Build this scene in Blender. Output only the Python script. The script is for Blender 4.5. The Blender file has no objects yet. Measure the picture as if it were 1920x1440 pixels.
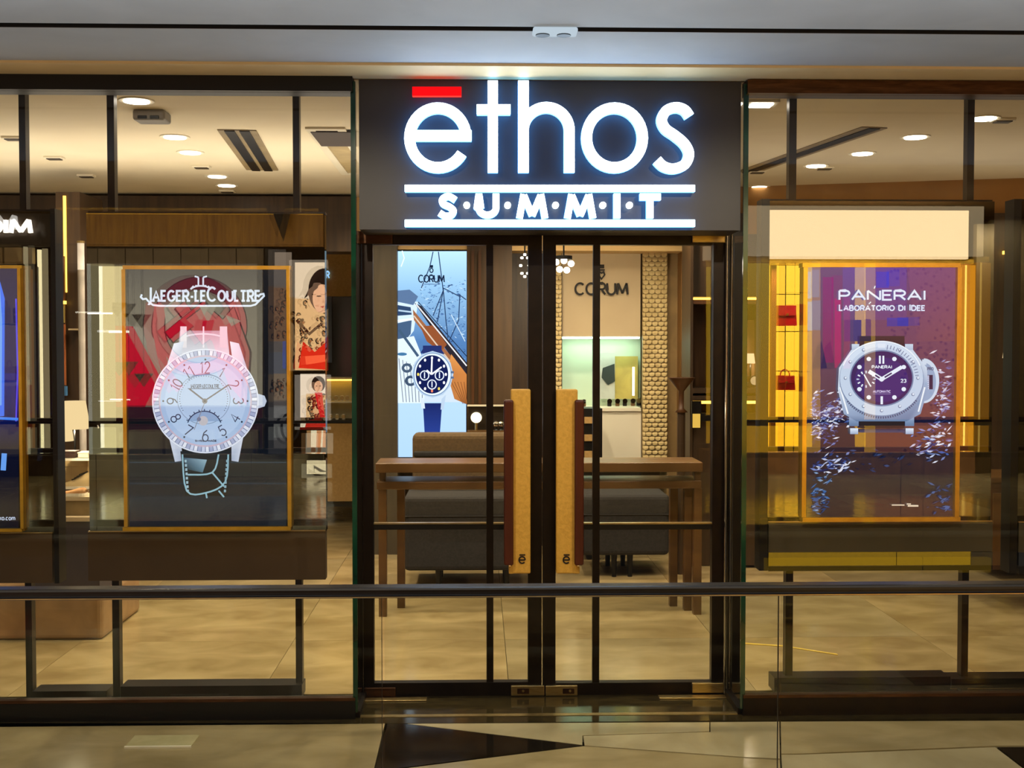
import bpy, bmesh, math, random
from mathutils import Vector, Matrix
R = math.radians
random.seed(7)
SC = bpy.context.scene
COL = SC.collection

# ------------------------------------------------------------------ camera, world, exposure, big lights
H, F, W_, H_ = 1.74, 2200.0, 1920.0, 1440.0
YAW, PITCH = R(1.6), R(1.82)
cam = bpy.data.cameras.new('camera'); cam.sensor_width = 36; cam.lens = F / W_ * 36
cam.clip_start = .05; cam.clip_end = 100
co = bpy.data.objects.new('camera', cam); COL.objects.link(co)
co.location = (0, 0, H); co.rotation_euler = (R(90) - PITCH, 0, -YAW)
SC.camera = co
SC.view_settings.view_transform = 'Standard'; SC.view_settings.look = 'None'
SC.view_settings.exposure = 0.0; SC.view_settings.gamma = 1.0
SC.view_settings.use_curve_mapping = False
w = bpy.data.worlds.new('world'); SC.world = w; w.use_nodes = True
w.node_tree.nodes['Background'].inputs[0].default_value = (.62, .60, .58, 1)
w.node_tree.nodes['Background'].inputs[1].default_value = .10

def lin(c):
    c = c / 255.0
    return c / 12.92 if c <= .04045 else ((c + .055) / 1.055) ** 2.4
def rgb(r, g, b): return (lin(r), lin(g), lin(b), 1)

def lamp(kind, loc, power, col, size=.1, target=None, spot=None, name=None, blend=.6):
    l = bpy.data.lights.new(name or kind.lower() + '_light', kind); l.energy = power; l.color = col[:3]
    if kind == 'AREA':
        l.shape = 'RECTANGLE'
        l.size, l.size_y = size if isinstance(size, tuple) else (size, size)
    else: l.shadow_soft_size = size
    if kind == 'SPOT': l.spot_size = R(spot or 100); l.spot_blend = blend
    o = bpy.data.objects.new(l.name, l); COL.objects.link(o); o.location = loc
    if target is not None:
        d = Vector(target) - Vector(loc); o.rotation_euler = d.to_track_quat('-Z', 'Y').to_euler()
    return o
WARM = (1, .84, .58); WARM2 = (1, .72, .36); COOL = (.85, .92, 1)
# corridor: soft light through the open atrium from above and an added upward fill below, warm mall lighting on the far side
lamp('AREA', (0.0, 1.6, 6.5), 300, (1, .86, .66), (9, 3), (0, 1.6, 0), name='atrium_skylight')
lamp('AREA', (0.0, 1.6, -3.2), 620, (.74, .87, 1), (9, 2.8), (0, 1.6, 4), name='lower_floor_light')  # area light added to brighten the corridor ceiling from below
lamp('AREA', (-.3, -2.0, 3.7), 340, (1, .82, .54), (14, 1.4), (-.3, -4.4, .8), name='far_corridor_light')
for lx in (-4.4, -.6, 1.3, 4.7):
    lamp('SPOT', (lx, 3.9, 2.94), 80, (1, .86, .62), .02, (lx, 5.4, .4), 110, name='corridor_fill_spot')  # spots added out of view to light the doors
lamp('AREA', (4.9, -4.15, 3.3), 230, (1, .88, .66), (4.5, .3), (4.9, -5.1, 1.6), name='bag_fill')  # area light added to brighten the red bags
# shop: unseen area lights added to brighten the ceiling
lamp('AREA', (-2.4, 7.6, 2.25), 46, (1, .88, .68), (5.5, 1.2), (-2.4, 7.6, 4), name='shop_ceiling_fill')
lamp('AREA', (3.2, 7.6, 2.25), 7, (1, .86, .66), (3.6, 1.2), (3.2, 7.6, 4), name='shop_ceiling_fill')
lamp('AREA', (.76, 9.75 + .75, 1.95), 10, (.86, 1, .88), (.7, .1), (.76, 10.55, 1.2), name='niche_lamp')
# shop: downlights of the middle bay (above and behind the sign); the other downlights carry their own lamps
for (lx, ly) in ((-.7, 7.2), (.35, 7.2), (1.2, 7.2), (-.8, 9.0), (.4, 9.0), (1.4, 9.0)):
    lamp('SPOT', (lx, ly, 2.93), 70, WARM, .05, (lx, ly, 0), 150, name='shop_downlight', blend=.8)

# ------------------------------------------------------------------ photograph geometry
Fv = Vector((math.sin(YAW) * math.cos(PITCH), math.cos(YAW) * math.cos(PITCH), -math.sin(PITCH)))
Rv = Vector((math.cos(YAW), -math.sin(YAW), 0)); Uv = Rv.cross(Fv)
EYE = Vector((0, 0, H))
def ray(x, y): return Fv * F + Rv * (x - 960) - Uv * (y - 720)
def P(x, y, Y):
    d = ray(x, y); return EYE + d * (Y / d.y)
def FL(x, y, z=0.0):
    d = ray(x, y); return EYE + d * ((z - H) / d.z)
YR, YF, YP, YD, YO = 3.37, 5.46, 5.70, 5.80, -4.5
def MR(x, y, Y=YO):                       # a point of the far side of the atrium that the display panels mirror at x, y
    p = P(x, y, 2 * YP - Y); return Vector((p.x, Y, p.z))

# ------------------------------------------------------------------ materials
MATS = {}
def new_mat(name):
    m = bpy.data.materials.new(name); m.use_nodes = True; nt = m.node_tree
    return m, nt, nt.nodes['Principled BSDF']
def mat(name, c, rough=.5, metal=0.0, c2=None, scale=6.0, stretch=(1, 1, 1), bump=0.0, spec=.5, detail=4.0, dist=.6):
    if name in MATS: return MATS[name]
    m, nt, b = new_mat(name); N, L = nt.nodes, nt.links
    b.inputs['Roughness'].default_value = rough; b.inputs['Metallic'].default_value = metal
    b.inputs['Specular IOR Level'].default_value = spec
    c2 = c2 or tuple(max(0, v * .86) for v in c)
    tc = N.new('ShaderNodeTexCoord'); mp = N.new('ShaderNodeMapping'); mp.inputs['Scale'].default_value = stretch
    nz = N.new('ShaderNodeTexNoise'); nz.inputs['Scale'].default_value = scale; nz.inputs['Detail'].default_value = detail
    nz.inputs['Distortion'].default_value = dist
    cr = N.new('ShaderNodeValToRGB'); cr.color_ramp.elements[0].position = .32; cr.color_ramp.elements[1].position = .68
    cr.color_ramp.elements[0].color = rgb(*c2); cr.color_ramp.elements[1].color = rgb(*c)
    L.new(tc.outputs['Object'], mp.inputs[0]); L.new(mp.outputs[0], nz.inputs['Vector'])
    L.new(nz.outputs['Fac'], cr.inputs[0]); L.new(cr.outputs[0], b.inputs['Base Color'])
    if bump:
        bp = N.new('ShaderNodeBump'); bp.inputs['Strength'].default_value = bump; bp.inputs['Distance'].default_value = .01
        L.new(nz.outputs['Fac'], bp.inputs['Height']); L.new(bp.outputs[0], b.inputs['Normal'])
    MATS[name] = m; return m
def emit(name, c, s=1.0):
    if name in MATS: return MATS[name]
    m = bpy.data.materials.new(name); m.use_nodes = True; nt = m.node_tree; nt.nodes.clear()
    e = nt.nodes.new('ShaderNodeEmission'); o = nt.nodes.new('ShaderNodeOutputMaterial')
    e.inputs[0].default_value = rgb(*c); e.inputs[1].default_value = s
    nt.links.new(e.outputs[0], o.inputs[0]); MATS[name] = m; return m
def art_mat(name, s):                     # a lit picture: its colours come from the picture's own vertex colours
    if name in MATS: return MATS[name]
    m = bpy.data.materials.new(name); m.use_nodes = True; nt = m.node_tree; nt.nodes.clear()
    a = nt.nodes.new('ShaderNodeVertexColor'); a.layer_name = 'ink'
    e = nt.nodes.new('ShaderNodeEmission'); o = nt.nodes.new('ShaderNodeOutputMaterial')
    e.inputs[1].default_value = s
    nt.links.new(a.outputs[0], e.inputs[0]); nt.links.new(e.outputs[0], o.inputs[0]); MATS[name] = m; return m
def glass(name, ior=1.5, k=1.0, tint=(1, 1, 1), base=0.0):
    m = bpy.data.materials.new(name); m.use_nodes = True; nt = m.node_tree; nt.nodes.clear(); N, L = nt.nodes, nt.links
    t = N.new('ShaderNodeBsdfTransparent'); t.inputs[0].default_value = (*tint, 1)
    g = N.new('ShaderNodeBsdfGlossy'); g.inputs['Roughness'].default_value = 0.0
    fr = N.new('ShaderNodeFresnel'); fr.inputs[0].default_value = ior
    ge = N.new('ShaderNodeNewGeometry')
    inv = N.new('ShaderNodeMath'); inv.operation = 'SUBTRACT'; inv.inputs[0].default_value = 1.0
    L.new(ge.outputs['Backfacing'], inv.inputs[1])
    mu = N.new('ShaderNodeMath'); mu.operation = 'MULTIPLY_ADD'; mu.inputs[1].default_value = k; mu.inputs[2].default_value = base
    L.new(fr.outputs[0], mu.inputs[0])
    m2 = N.new('ShaderNodeMath'); m2.operation = 'MULTIPLY'; m2.use_clamp = True
    L.new(mu.outputs[0], m2.inputs[0]); L.new(inv.outputs[0], m2.inputs[1])
    mx = N.new('ShaderNodeMixShader'); o = N.new('ShaderNodeOutputMaterial')
    L.new(m2.outputs[0], mx.inputs[0]); L.new(t.outputs[0], mx.inputs[1]); L.new(g.outputs[0], mx.inputs[2])
    L.new(mx.outputs[0], o.inputs[0]); MATS[name] = m; return m
def mirror_dark(name, c, k):
    m = bpy.data.materials.new(name); m.use_nodes = True; nt = m.node_tree; nt.nodes.clear(); N, L = nt.nodes, nt.links
    d = N.new('ShaderNodeBsdfDiffuse'); d.inputs[0].default_value = rgb(*c)
    g = N.new('ShaderNodeBsdfGlossy'); g.inputs['Roughness'].default_value = .0
    g.inputs[0].default_value = (1, .95, .86, 1)
    mx = N.new('ShaderNodeMixShader'); mx.inputs[0].default_value = k; o = N.new('ShaderNodeOutputMaterial')
    L.new(d.outputs[0], mx.inputs[1]); L.new(g.outputs[0], mx.inputs[2]); L.new(mx.outputs[0], o.inputs[0]); MATS[name] = m; return m

M_bronze = mat('dark_bronze', (34, 24, 18), .38, .6, (22, 15, 12), 9)
M_bronze2 = mat('brushed_bronze', (92, 62, 40), .34, .8, (60, 38, 24), 7, (1, 8, 8))
M_black = mat('black_metal', (14, 12, 11), .42, .3)
M_gold = mat('gold_trim', (234, 190, 72), .3, .8, (214, 168, 54), 12)
M_steel = mat('brushed_brass_steel', (196, 172, 120), .28, .9, (168, 142, 92), 18, (1, 1, 12))
M_ceil = mat('ceiling_paint', (190, 188, 186), .75, 0, (182, 180, 178), 3)
M_cream = mat('cream_trim_paint', (240, 204, 142), .6, 0, (230, 192, 130), 3)
M_shopceil = mat('shop_ceiling_paint', (226, 216, 190), .8, 0, (220, 208, 182), 2)
M_marble = mat('beige_marble', (178, 160, 120), .13, 0, (150, 132, 94), 2.6, (1, 1.6, 1), dist=.5, detail=9)
M_marble2 = mat('pale_marble', (192, 178, 142), .12, 0, (166, 150, 114), 2.2, (1.4, 1, 1), dist=.6, detail=9)
M_marbleD = mat('black_marble', (34, 28, 20), .08, 0, (20, 16, 12), 4, dist=2)
M_band = mat('dark_border_marble', (62, 52, 30), .10, 0, (40, 33, 20), 5, (1, 3, 1), dist=1.6)
M_inner = mat('shop_floor_marble', (190, 168, 122), .16, 0, (152, 130, 88), 2.2, (1, 1.6, 1), dist=.7, detail=11)
M_sign = mat('sign_board_grey', (50, 47, 50), .5, 0, (44, 42, 45), 4)
M_win = glass('window_glass', 1.5, 1.25)
M_doorg = glass('door_glass', 1.5, 1.0)
M_screen = glass('screen_glass', 1.5, 1.0, base=.075)
M_rail = glass('balustrade_glass', 1.5, .45, (.95, .97, .95))
M_panel = mirror_dark('dark_mirror_panel', (26, 18, 8), .22)
M_lowpan = mat('matte_brown_panel', (72, 52, 24), .55, 0, (64, 45, 20), 3)
M_lowpan2 = mat('matte_olive_panel', (74, 66, 46), .5, 0, (64, 57, 40), 3)
M_edge = mat('green_glass_edge', (10, 74, 52), .12, 0, (4, 30, 20), 4)
M_walnut = mat('walnut_wood', (96, 58, 26), .42, 0, (60, 34, 14), 5, (1, 1, .12), .1)
M_dkwood = mat('dark_brown_panelling', (66, 46, 26), .45, 0, (46, 31, 17), 4, (6, 6, .4), .05)
M_brownwall = mat('brown_wall', (88, 66, 42), .7, 0, (78, 57, 35), 3)
M_oak = mat('honey_oak_wood', (112, 80, 42), .35, 0, (82, 56, 27), 6, (.15, 1, 1), .08)
M_tan = mat('tan_fabric_panel', (182, 146, 88), .8, 0, (168, 132, 78), 40)
M_beige = mat('beige_lacquer', (206, 186, 150), .5, 0, (200, 178, 142), 3)
M_white = mat('white_lacquer', (232, 226, 206), .4, 0, (226, 218, 196), 3)
M_grey = mat('charcoal_upholstery', (44, 41, 40), .9, 0, (34, 32, 31), 60, bump=.1)
M_brownup = mat('brown_upholstery', (96, 76, 48), .9, 0, (82, 64, 40), 50, bump=.1)
M_leather = mat('tan_leather', (230, 178, 74), .55, 0, (214, 162, 62), 60, bump=.15)
M_redwood = mat('reddish_wood', (96, 38, 18), .35, 0, (62, 22, 10), 5, (1, 1, .1))
M_ink = mat('black_ink', (20, 14, 10), .6)
M_scale = mat('ivory_scale', (218, 196, 142), .45, 0, (196, 172, 118), 9)
M_shade = emit('lamp_shade_glow', (255, 224, 164), .95)
M_led = emit('warm_led', (255, 196, 74), 4.0)
M_lens = emit('downlight_lens', (255, 244, 222), 9)
M_letter = emit('white_sign_face', (222, 242, 255), 8.5)
M_red = emit('red_sign_face', (255, 14, 20), 1.2)
M_rim = emit('cool_sign_edge', (92, 168, 255), 6.5)

# ------------------------------------------------------------------ mesh building
WL = {}
class MB:
    def __init__(s): s.v, s.f, s.m, s.c = [], [], [], []
    def quad(s, pts, mi=0, cols=None):
        i = len(s.v); s.v += [Vector(p) for p in pts]; s.f.append(list(range(i, i + len(pts)))); s.m.append(mi)
        s.c.append(cols)
        return s
    def box(s, lo, hi, mi=0):
        x0, x1 = sorted((lo[0], hi[0])); y0, y1 = sorted((lo[1], hi[1])); z0, z1 = sorted((lo[2], hi[2]))
        i = len(s.v)
        s.v += [Vector(p) for p in ((x0,y0,z0),(x1,y0,z0),(x1,y1,z0),(x0,y1,z0),(x0,y0,z1),(x1,y0,z1),(x1,y1,z1),(x0,y1,z1))]
        for q in ((0,3,2,1),(4,5,6,7),(0,1,5,4),(1,2,6,5),(2,3,7,6),(3,0,4,7)):
            s.f.append([i + k for k in q]); s.m.append(mi); s.c.append(None)
        return s
    def prism(s, pts, off, mi=0, mside=None):
        pts = [Vector(p) for p in pts]; off = Vector(off); n = len(pts); i = len(s.v)
        s.v += pts + [p + off for p in pts]
        s.f.append(list(range(i, i + n))); s.m.append(mi); s.c.append(None)
        s.f.append([i + n + k for k in reversed(range(n))]); s.m.append(mi); s.c.append(None)
        for k in range(n):
            k2 = (k + 1) % n; s.f.append([i + k2, i + k, i + n + k, i + n + k2]); s.m.append(mi if mside is None else mside); s.c.append(None)
        return s
    def tube(s, a, b, r, n=10, r2=None, mi=0):
        a, b = Vector(a), Vector(b); d = (b - a).normalized(); u = d.orthogonal().normalized(); v = d.cross(u)
        r2 = r if r2 is None else r2; i = len(s.v)
        for (c, rr) in ((a, r), (b, r2)):
            s.v += [c + (u * math.cos(2*math.pi*k/n) + v * math.sin(2*math.pi*k/n)) * rr for k in range(n)]
        for k in range(n):
            k2 = (k + 1) % n; s.f.append([i + k, i + k2, i + n + k2, i + n + k]); s.m.append(mi); s.c.append(None)
        s.f.append([i + k for k in reversed(range(n))]); s.m.append(mi); s.c.append(None)
        s.f.append([i + n + k for k in range(n)]); s.m.append(mi); s.c.append(None)
        return s
    def lathe(s, prof, c, n=20, mi=0, axis='z'):
        i = len(s.v); c = Vector(c)
        for (r, h) in prof:
            for k in range(n):
                a = 2 * math.pi * k / n
                s.v.append(c + (Vector((r*math.cos(a), r*math.sin(a), h)) if axis == 'z' else Vector((r*math.cos(a), h, r*math.sin(a)))))
        for j in range(len(prof) - 1):
            for k in range(n):
                k2 = (k + 1) % n
                s.f.append([i+j*n+k, i+j*n+k2, i+(j+1)*n+k2, i+(j+1)*n+k]); s.m.append(mi); s.c.append(None)
        s.f.append([i + k for k in reversed(range(n))]); s.m.append(mi); s.c.append(None)
        s.f.append([i + (len(prof)-1)*n + k for k in range(n)]); s.m.append(mi); s.c.append(None)
        return s
    def rbox(s, lo, hi, r=.02, seg=3, mi=0):
        bm = bmesh.new(); bmesh.ops.create_cube(bm, size=1)
        sx, sy, sz = (abs(hi[k] - lo[k]) for k in range(3)); c = [(hi[k] + lo[k]) / 2 for k in range(3)]
        for v in bm.verts: v.co = Vector((v.co.x*sx + c[0], v.co.y*sy + c[1], v.co.z*sz + c[2]))
        bmesh.ops.bevel(bm, geom=bm.edges[:], offset=min(r, sx*.45, sy*.45, sz*.45), segments=seg, profile=.5, affect='EDGES')
        i = len(s.v); bm.verts.index_update()
        s.v += [v.co.copy() for v in bm.verts]
        for f in bm.faces: s.f.append([i + v.index for v in f.verts]); s.m.append(mi); s.c.append(None)
        bm.free(); return s
    def ribbon(s, pts, wd, fn, depth, mi=0, mside=None, closed=False):
        """a flat stroke of width WD along 2-D points, placed by FN(x, y) and thickened by DEPTH (a vector)"""
        n = len(pts); L_, R_ = [], []
        for k in range(n):
            a = pts[k-1] if (k or closed) else None; b = pts[(k+1) % n] if (k < n-1 or closed) else None; p = pts[k]
            def nrm(u, v):
                dx, dy = v[0]-u[0], v[1]-u[1]; l = math.hypot(dx, dy) or 1; return (-dy/l, dx/l)
            n1 = nrm(a, p) if a else nrm(p, b); n2 = nrm(p, b) if b else n1
            mx, my = n1[0]+n2[0], n1[1]+n2[1]; l2 = mx*mx+my*my or 1
            sc = min(2/l2, 1.6) ; mx, my = mx*sc, my*sc
            L_.append((p[0]+mx*wd/2, p[1]+my*wd/2)); R_.append((p[0]-mx*wd/2, p[1]-my*wd/2))
        A = [fn(*q) for q in L_]; B = [fn(*q) for q in R_]; d = Vector(depth); mside = mi if mside is None else mside
        i = len(s.v); s.v += A + B + [p + d for p in A] + [p + d for p in B]
        m = n if closed else n - 1
        def add(q, mm): s.f.append([i + k for k in q]); s.m.append(mm); s.c.append(None)
        for k in range(m):
            k2 = (k + 1) % n
            add((k, k2, n+k2, n+k), mi); add((2*n+k, 3*n+k, 3*n+k2, 2*n+k2), mside)
            add((k, 2*n+k, 2*n+k2, k2), mside); add((n+k, n+k2, 3*n+k2, 3*n+k), mside)
        if not closed:
            add((0, n, 3*n, 2*n), mside); add((n-1, 3*n-1, 4*n-1, 2*n-1), mside)
        return s
    def build(s, name, mats, parent=None, smooth=False, keep=None):
        if not isinstance(mats, (list, tuple)): mats = [mats]
        lo = [min(v[k] for v in s.v) for k in range(3)]; hi = [max(v[k] for v in s.v) for k in range(3)]
        org = Vector(((lo[0]+hi[0])/2, (lo[1]+hi[1])/2, lo[2])) if keep is None else Vector(keep)
        me = bpy.data.meshes.new(name); me.from_pydata([v - org for v in s.v], [], s.f)
        for m in mats: me.materials.append(m)
        for p, mi in zip(me.polygons, s.m): p.material_index = mi; p.use_smooth = smooth
        if any(c for c in s.c):
            at = me.color_attributes.new('ink', 'FLOAT_COLOR', 'CORNER'); k = 0
            for c, f in zip(s.c, s.f):
                for j in range(len(f)):
                    at.data[k].color = (c[min(j, len(c)-1)] if isinstance(c, list) else c) if c else (0, 0, 0, 1); k += 1
        me.update()
        o = bpy.data.objects.new(name, me); COL.objects.link(o); WL[o] = org
        if parent is not None: o.parent = parent; o.location = org - WL[parent]
        else: o.location = org
        return o
def tag(o, label, cat, group=None, kind=None):
    if label: o['label'] = label
    if cat: o['category'] = cat
    if group: o['group'] = group
    if kind: o['kind'] = kind
    return o
def thing(name, loc, label, cat, group=None):
    o = bpy.data.objects.new(name, None); COL.objects.link(o); o.location = loc; WL[o] = Vector(loc); o.empty_display_size = .1
    return tag(o, label, cat, group)
def struct(name, loc=(0, 0, 0)):
    o = bpy.data.objects.new(name, None); COL.objects.link(o); o.location = loc; WL[o] = Vector(loc); o['kind'] = 'structure'; return o
def copy_tree(o, parent=None, loc=None):
    c = o.copy(); COL.objects.link(c)
    if parent is not None: c.parent = parent
    if loc is not None: c.location = loc; WL[c] = Vector(loc)
    for ch in list(o.children): copy_tree(ch, c)
    return c
def PB(mb, x0, y0, x1, y1, Y, dep, mi=0, r=None, fn=P):
    """a box whose front face fills pixels x0..x1, y0..y1 on the plane Y and which is DEP deep (away from the eye)"""
    xm, ym = (x0 + x1) / 2, (y0 + y1) / 2
    X0, X1 = fn(x0, ym, Y).x, fn(x1, ym, Y).x; Z0, Z1 = fn(xm, y1, Y).z, fn(xm, y0, Y).z
    if r: return mb.rbox((X0, min(Y, Y+dep), Z0), (X1, max(Y, Y+dep), Z1), r, 3, mi)
    return mb.box((X0, Y, Z0), (X1, Y + dep, Z1), mi)
def pxbox(name, x0, y0, x1, y1, Y, dep, m, parent=None, r=None, fn=P):
    return PB(MB(), x0, y0, x1, y1, Y, dep, 0, r, fn).build(name, m, parent)
def base_at(x, y, Y, z=0.0):
    p = P(x, y, Y); return (p.x, p.y, z)

# flat lit pictures (screens, light boxes, back-lit posters): many coloured shapes, each one a hair above the last
class Art:
    def __init__(s, Y, fn=P, toward=-1): s.mb = MB(); s.Y = Y; s.fn = fn; s.t = toward; s.k = 0
    def q(s, x, y): return s.fn(x, y, s.Y + s.t * .00006 * s.k)
    def poly(s, pts, c):
        s.k += 1
        cl = [rgb(*k) for k in c] if isinstance(c, list) else rgb(*c)
        s.mb.quad([s.q(*p) for p in pts], 0, cl)
    def rect(s, x0, y0, x1, y1, c, c2=None):
        s.poly([(x0, y0), (x1, y0), (x1, y1), (x0, y1)], [c, c, c2, c2] if c2 else c)
    def ell(s, cx, cy, rx, ry, c, n=40, a0=0, a1=360):
        pts = [(cx + rx*math.cos(R(a0 + (a1-a0)*k/n)), cy - ry*math.sin(R(a0 + (a1-a0)*k/n))) for k in range(n if a1-a0 == 360 else n+1)]
        s.poly(pts, c)
    def ring(s, cx, cy, rx, ry, wd, c, n=48, a0=0, a1=360):
        s.k += 1
        for k in range(n):
            A, B = R(a0 + (a1-a0)*k/n), R(a0 + (a1-a0)*(k+1)/n)
            pp = [(cx+rx*math.cos(A), cy-ry*math.sin(A)), (cx+rx*math.cos(B), cy-ry*math.sin(B)),
                  (cx+(rx-wd)*math.cos(B), cy-(ry-wd)*math.sin(B)), (cx+(rx-wd)*math.cos(A), cy-(ry-wd)*math.sin(A))]
            s.mb.quad([s.q(*p) for p in pp], 0, rgb(*c))
    def line(s, pts, wd, c):
        s.k += 1; q = MB(); q.ribbon(pts, wd, lambda x, y: s.q(x, y), (0, 0, 0))
        n = len(pts)
        for f in q.f[::4][:n-1]: s.mb.quad([q.v[k] for k in f], 0, rgb(*c))
    def text(s, t, x0, x1, yb, h, wd, c, **kw):
        for st in text_strokes(t, x0, x1, yb, h, **kw): s.line(st, wd, c)
    def build(s, name, m, parent): return s.mb.build(name, m, parent)

# ------------------------------------------------------------------ a small stroke alphabet (unit squares, y up)
def arc(cx, cy, rx, ry, a0, a1, n=12): return [(cx + rx*math.cos(R(a0+(a1-a0)*k/n)), cy + ry*math.sin(R(a0+(a1-a0)*k/n))) for k in range(n+1)]
G = {
 'A': (.95, [[(0,0),(.5,1),(1,0)], [(.2,.34),(.8,.34)]]),
 'B': (.75, [[(0,0),(0,1)], [(0,1),(.6,1)]+arc(.6,.76,.32,.24,90,-90)+[(0,.52)], [(.6,.52)]+arc(.62,.26,.38,.26,90,-90)+[(0,0)]]),
 'C': (.95, [arc(.52,.5,.52,.5,45,315,20)]),
 'D': (.9, [[(0,0),(0,1),(.45,1)]+arc(.45,.5,.55,.5,90,-90)+[(0,0)]]),
 'E': (.65, [[(1,1),(0,1),(0,0),(1,0)], [(0,.52),(.85,.52)]]),
 'G': (1.0, [arc(.52,.5,.52,.5,45,350,20)+[(1,.45),(.6,.45)]]),
 'I': (.12, [[(.5,0),(.5,1)]]),
 'J': (.4, [[(1,1),(1,.15)]+arc(.5,.0,.5,.25,0,-120,6)]),
 'L': (.52, [[(0,1),(0,0),(1,0)]]),
 'M': (1.1, [[(0,0),(.1,1)], [(.1,1),(.5,.1)], [(.5,.1),(.9,1)], [(.9,1),(1,0)]]),
 'N': (.9, [[(0,0),(0,1)], [(0,1),(1,0)], [(1,0),(1,1)]]),
 'O': (1.0, [arc(.5,.5,.5,.5,0,360,24)]),
 'P': (.72, [[(0,0),(0,1)], [(0,1),(.6,1)]+arc(.6,.72,.4,.28,90,-90)+[(0,.44)]]),
 'R': (.78, [[(0,0),(0,1)], [(0,1),(.6,1)]+arc(.6,.73,.38,.27,90,-90)+[(0,.46)], [(.5,.46),(1,0)]]),
 'S': (.7, [[(.95,.85)]+arc(.5,.74,.44,.26,50,200,9)+[(.5,.52)]+arc(.5,.26,.46,.26,60,-150,10)]),
 'T': (.8, [[(0,1),(1,1)], [(.5,1),(.5,0)]]),
 'W': (1.2, [[(0,1),(.25,0),(.5,.9),(.75,0),(1,1)]]),
 'U': (.85, [[(0,1),(0,.4)]+arc(.5,.4,.5,.4,180,360)+[(1,1)]]),
 '-': (.4, [[(0,.4),(1,.4)]]), ' ': (.4, []), '.': (.1, [[(.5,0),(.5,.12)]]),
 'e': (.6, [[(0,.32),(1,.32)]+arc(.5,.32,.5,.32,0,320,14)]), 'i': (.1, [[(.5,0),(.5,.62)], [(.5,.78),(.5,.9)]]),
 'k': (.55, [[(0,0),(0,1)], [(1,.65),(0,.28)], [(.35,.4),(1,0)]]), 'o': (.6, [arc(.5,.32,.5,.32,0,360,16)]),
 'c': (.55, [arc(.5,.32,.5,.32,50,310,12)]), 'm': (.9, [[(0,0),(0,.64)], [(0,.4)]+arc(.25,.4,.25,.24,180,0,6)+[(.5,0)], [(.5,.4)]+arc(.75,.4,.25,.24,180,0,6)+[(1,0)]]),
 's': (.5, [[(1,.55),(.5,.64),(.05,.5),(.5,.33),(.95,.16),(.5,0),(0,.1)]]),
 '0': (.6, [arc(.5,.5,.5,.5,0,360,20)]), '1': (.25, [[(0,.8),(.7,1),(.7,0)]]),
 '2': (.6, [arc(.5,.72,.45,.28,170,-30,10)+[(.05,0),(1,0)]]), '3': (.6, [arc(.45,.76,.45,.24,150,-80,10), arc(.45,.26,.5,.26,80,-150,12)]),
 '4': (.65, [[(.75,0),(.75,1),(0,.3),(1,.3)]]), '5': (.6, [[(.9,1),(.2,1),(.1,.55)]+arc(.45,.32,.5,.32,115,-150,12)]),
 '6': (.6, [[(.8,1)]+[(.25,.75)]+arc(.5,.3,.48,.3,160,520,20)]), '7': (.6, [[(0,1),(1,1),(.35,0)]]),
 '8': (.6, [arc(.5,.76,.4,.24,0,360,16), arc(.5,.27,.5,.27,0,360,16)]), '9': (.6, [[(.2,0)]+[(.75,.25)]+arc(.5,.7,.48,.3,-20,340,20)]),
}
def text_strokes(t, x0, x1, yb, h, small=None, serif=0.0, gap=.22):
    """strokes, in pixels, of the text T set between x0 and x1 on the base line yb; letters after SMALL's capitals are drawn at that share of the height"""
    hs = [(1.0 if (small is None or k in small[1]) else small[0]) for k in range(len(t))]
    tot = sum(G[c][0]*s for c, s in zip(t, hs)) + gap * (len(t)-1); u = (x1-x0)/tot; x = x0; out = []
    for c, s in zip(t, hs):
        wd = G[c][0]*s*u
        for st in G[c][1]:
            pts = [(x + px*wd, yb - py*h*s) for px, py in st]; out.append(pts)
            if serif:
                for e, o_ in ((0, 1), (-1, -2)):
                    if len(st) <= 5 and st[e][1] in (0, 1) and abs(st[e][1]-st[o_][1]) > .4:
                        q = pts[e]; out.append([(q[0]-serif, q[1]), (q[0]+serif, q[1])])
        x += wd + gap*u
    return out

# ================================================================== setting: floors, ceilings, walls
ZC = 2.99
fl = MB().box((-9.6, -7.2, -.12), (9.6, 0, -.06)).build('floor', M_band); tag(fl, None, None, kind='structure')   # far corridor slab
for i in range(14):
    for j in range(3): MB().box((-9.6 + 1.37*i + .002, -7 + 2.33*j + .002, -.06), (-9.6 + 1.37*(i+1) - .002, -7 + 2.33*(j+1) - .002, 0)).build('slab', M_marble if (i + j) % 3 else M_marble2, fl)
floor2 = MB().box((-6, 3.15, -.16), (6, 13.4, -.03)).build('floor', M_band); tag(floor2, None, None, kind='structure')
def slab(pts, m, dz=0.0):
    q = [FL(x, y) for x, y in pts]; mb = MB(); mb.prism([(p.x, p.y, -.03) for p in q], (0, 0, .03 + dz)); return mb.build('slab', m, floor2)
slab([(-260, 1356), (722, 1356), (719, 1366), (640, 1700), (-900, 1700)], M_marble)
slab([(726, 1357), (758, 1357), (1092, 1397.5), (738, 1441), (702, 1446), (724, 1366)], M_marbleD)
slab([(764, 1357), (1330, 1354), (1330, 1371), (1092, 1379), (1092, 1396.5)], M_marble2)
slab([(1094, 1380), (1332, 1372.5), (1332, 1354), (1461, 1353), (1462, 1422), (1392, 1419), (1096, 1397.5)], M_marble2)
slab([(740, 1443), (1094, 1399), (1390, 1421), (1462, 1425), (1480, 1700), (640, 1700), (702, 1448)], M_marble)
slab([(1464, 1353), (2150, 1350), (2150, 1398), (1872, 1398), (1500, 1413), (1465, 1413)], M_marble)
slab([(1465, 1415), (1500, 1415), (1866, 1401), (1925, 1446), (1990, 1700), (1482, 1700)], M_marble2)
slab([(1870, 1401), (2150, 1400), (2150, 1700), (1994, 1700), (1929, 1446)], M_marbleD)
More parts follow.
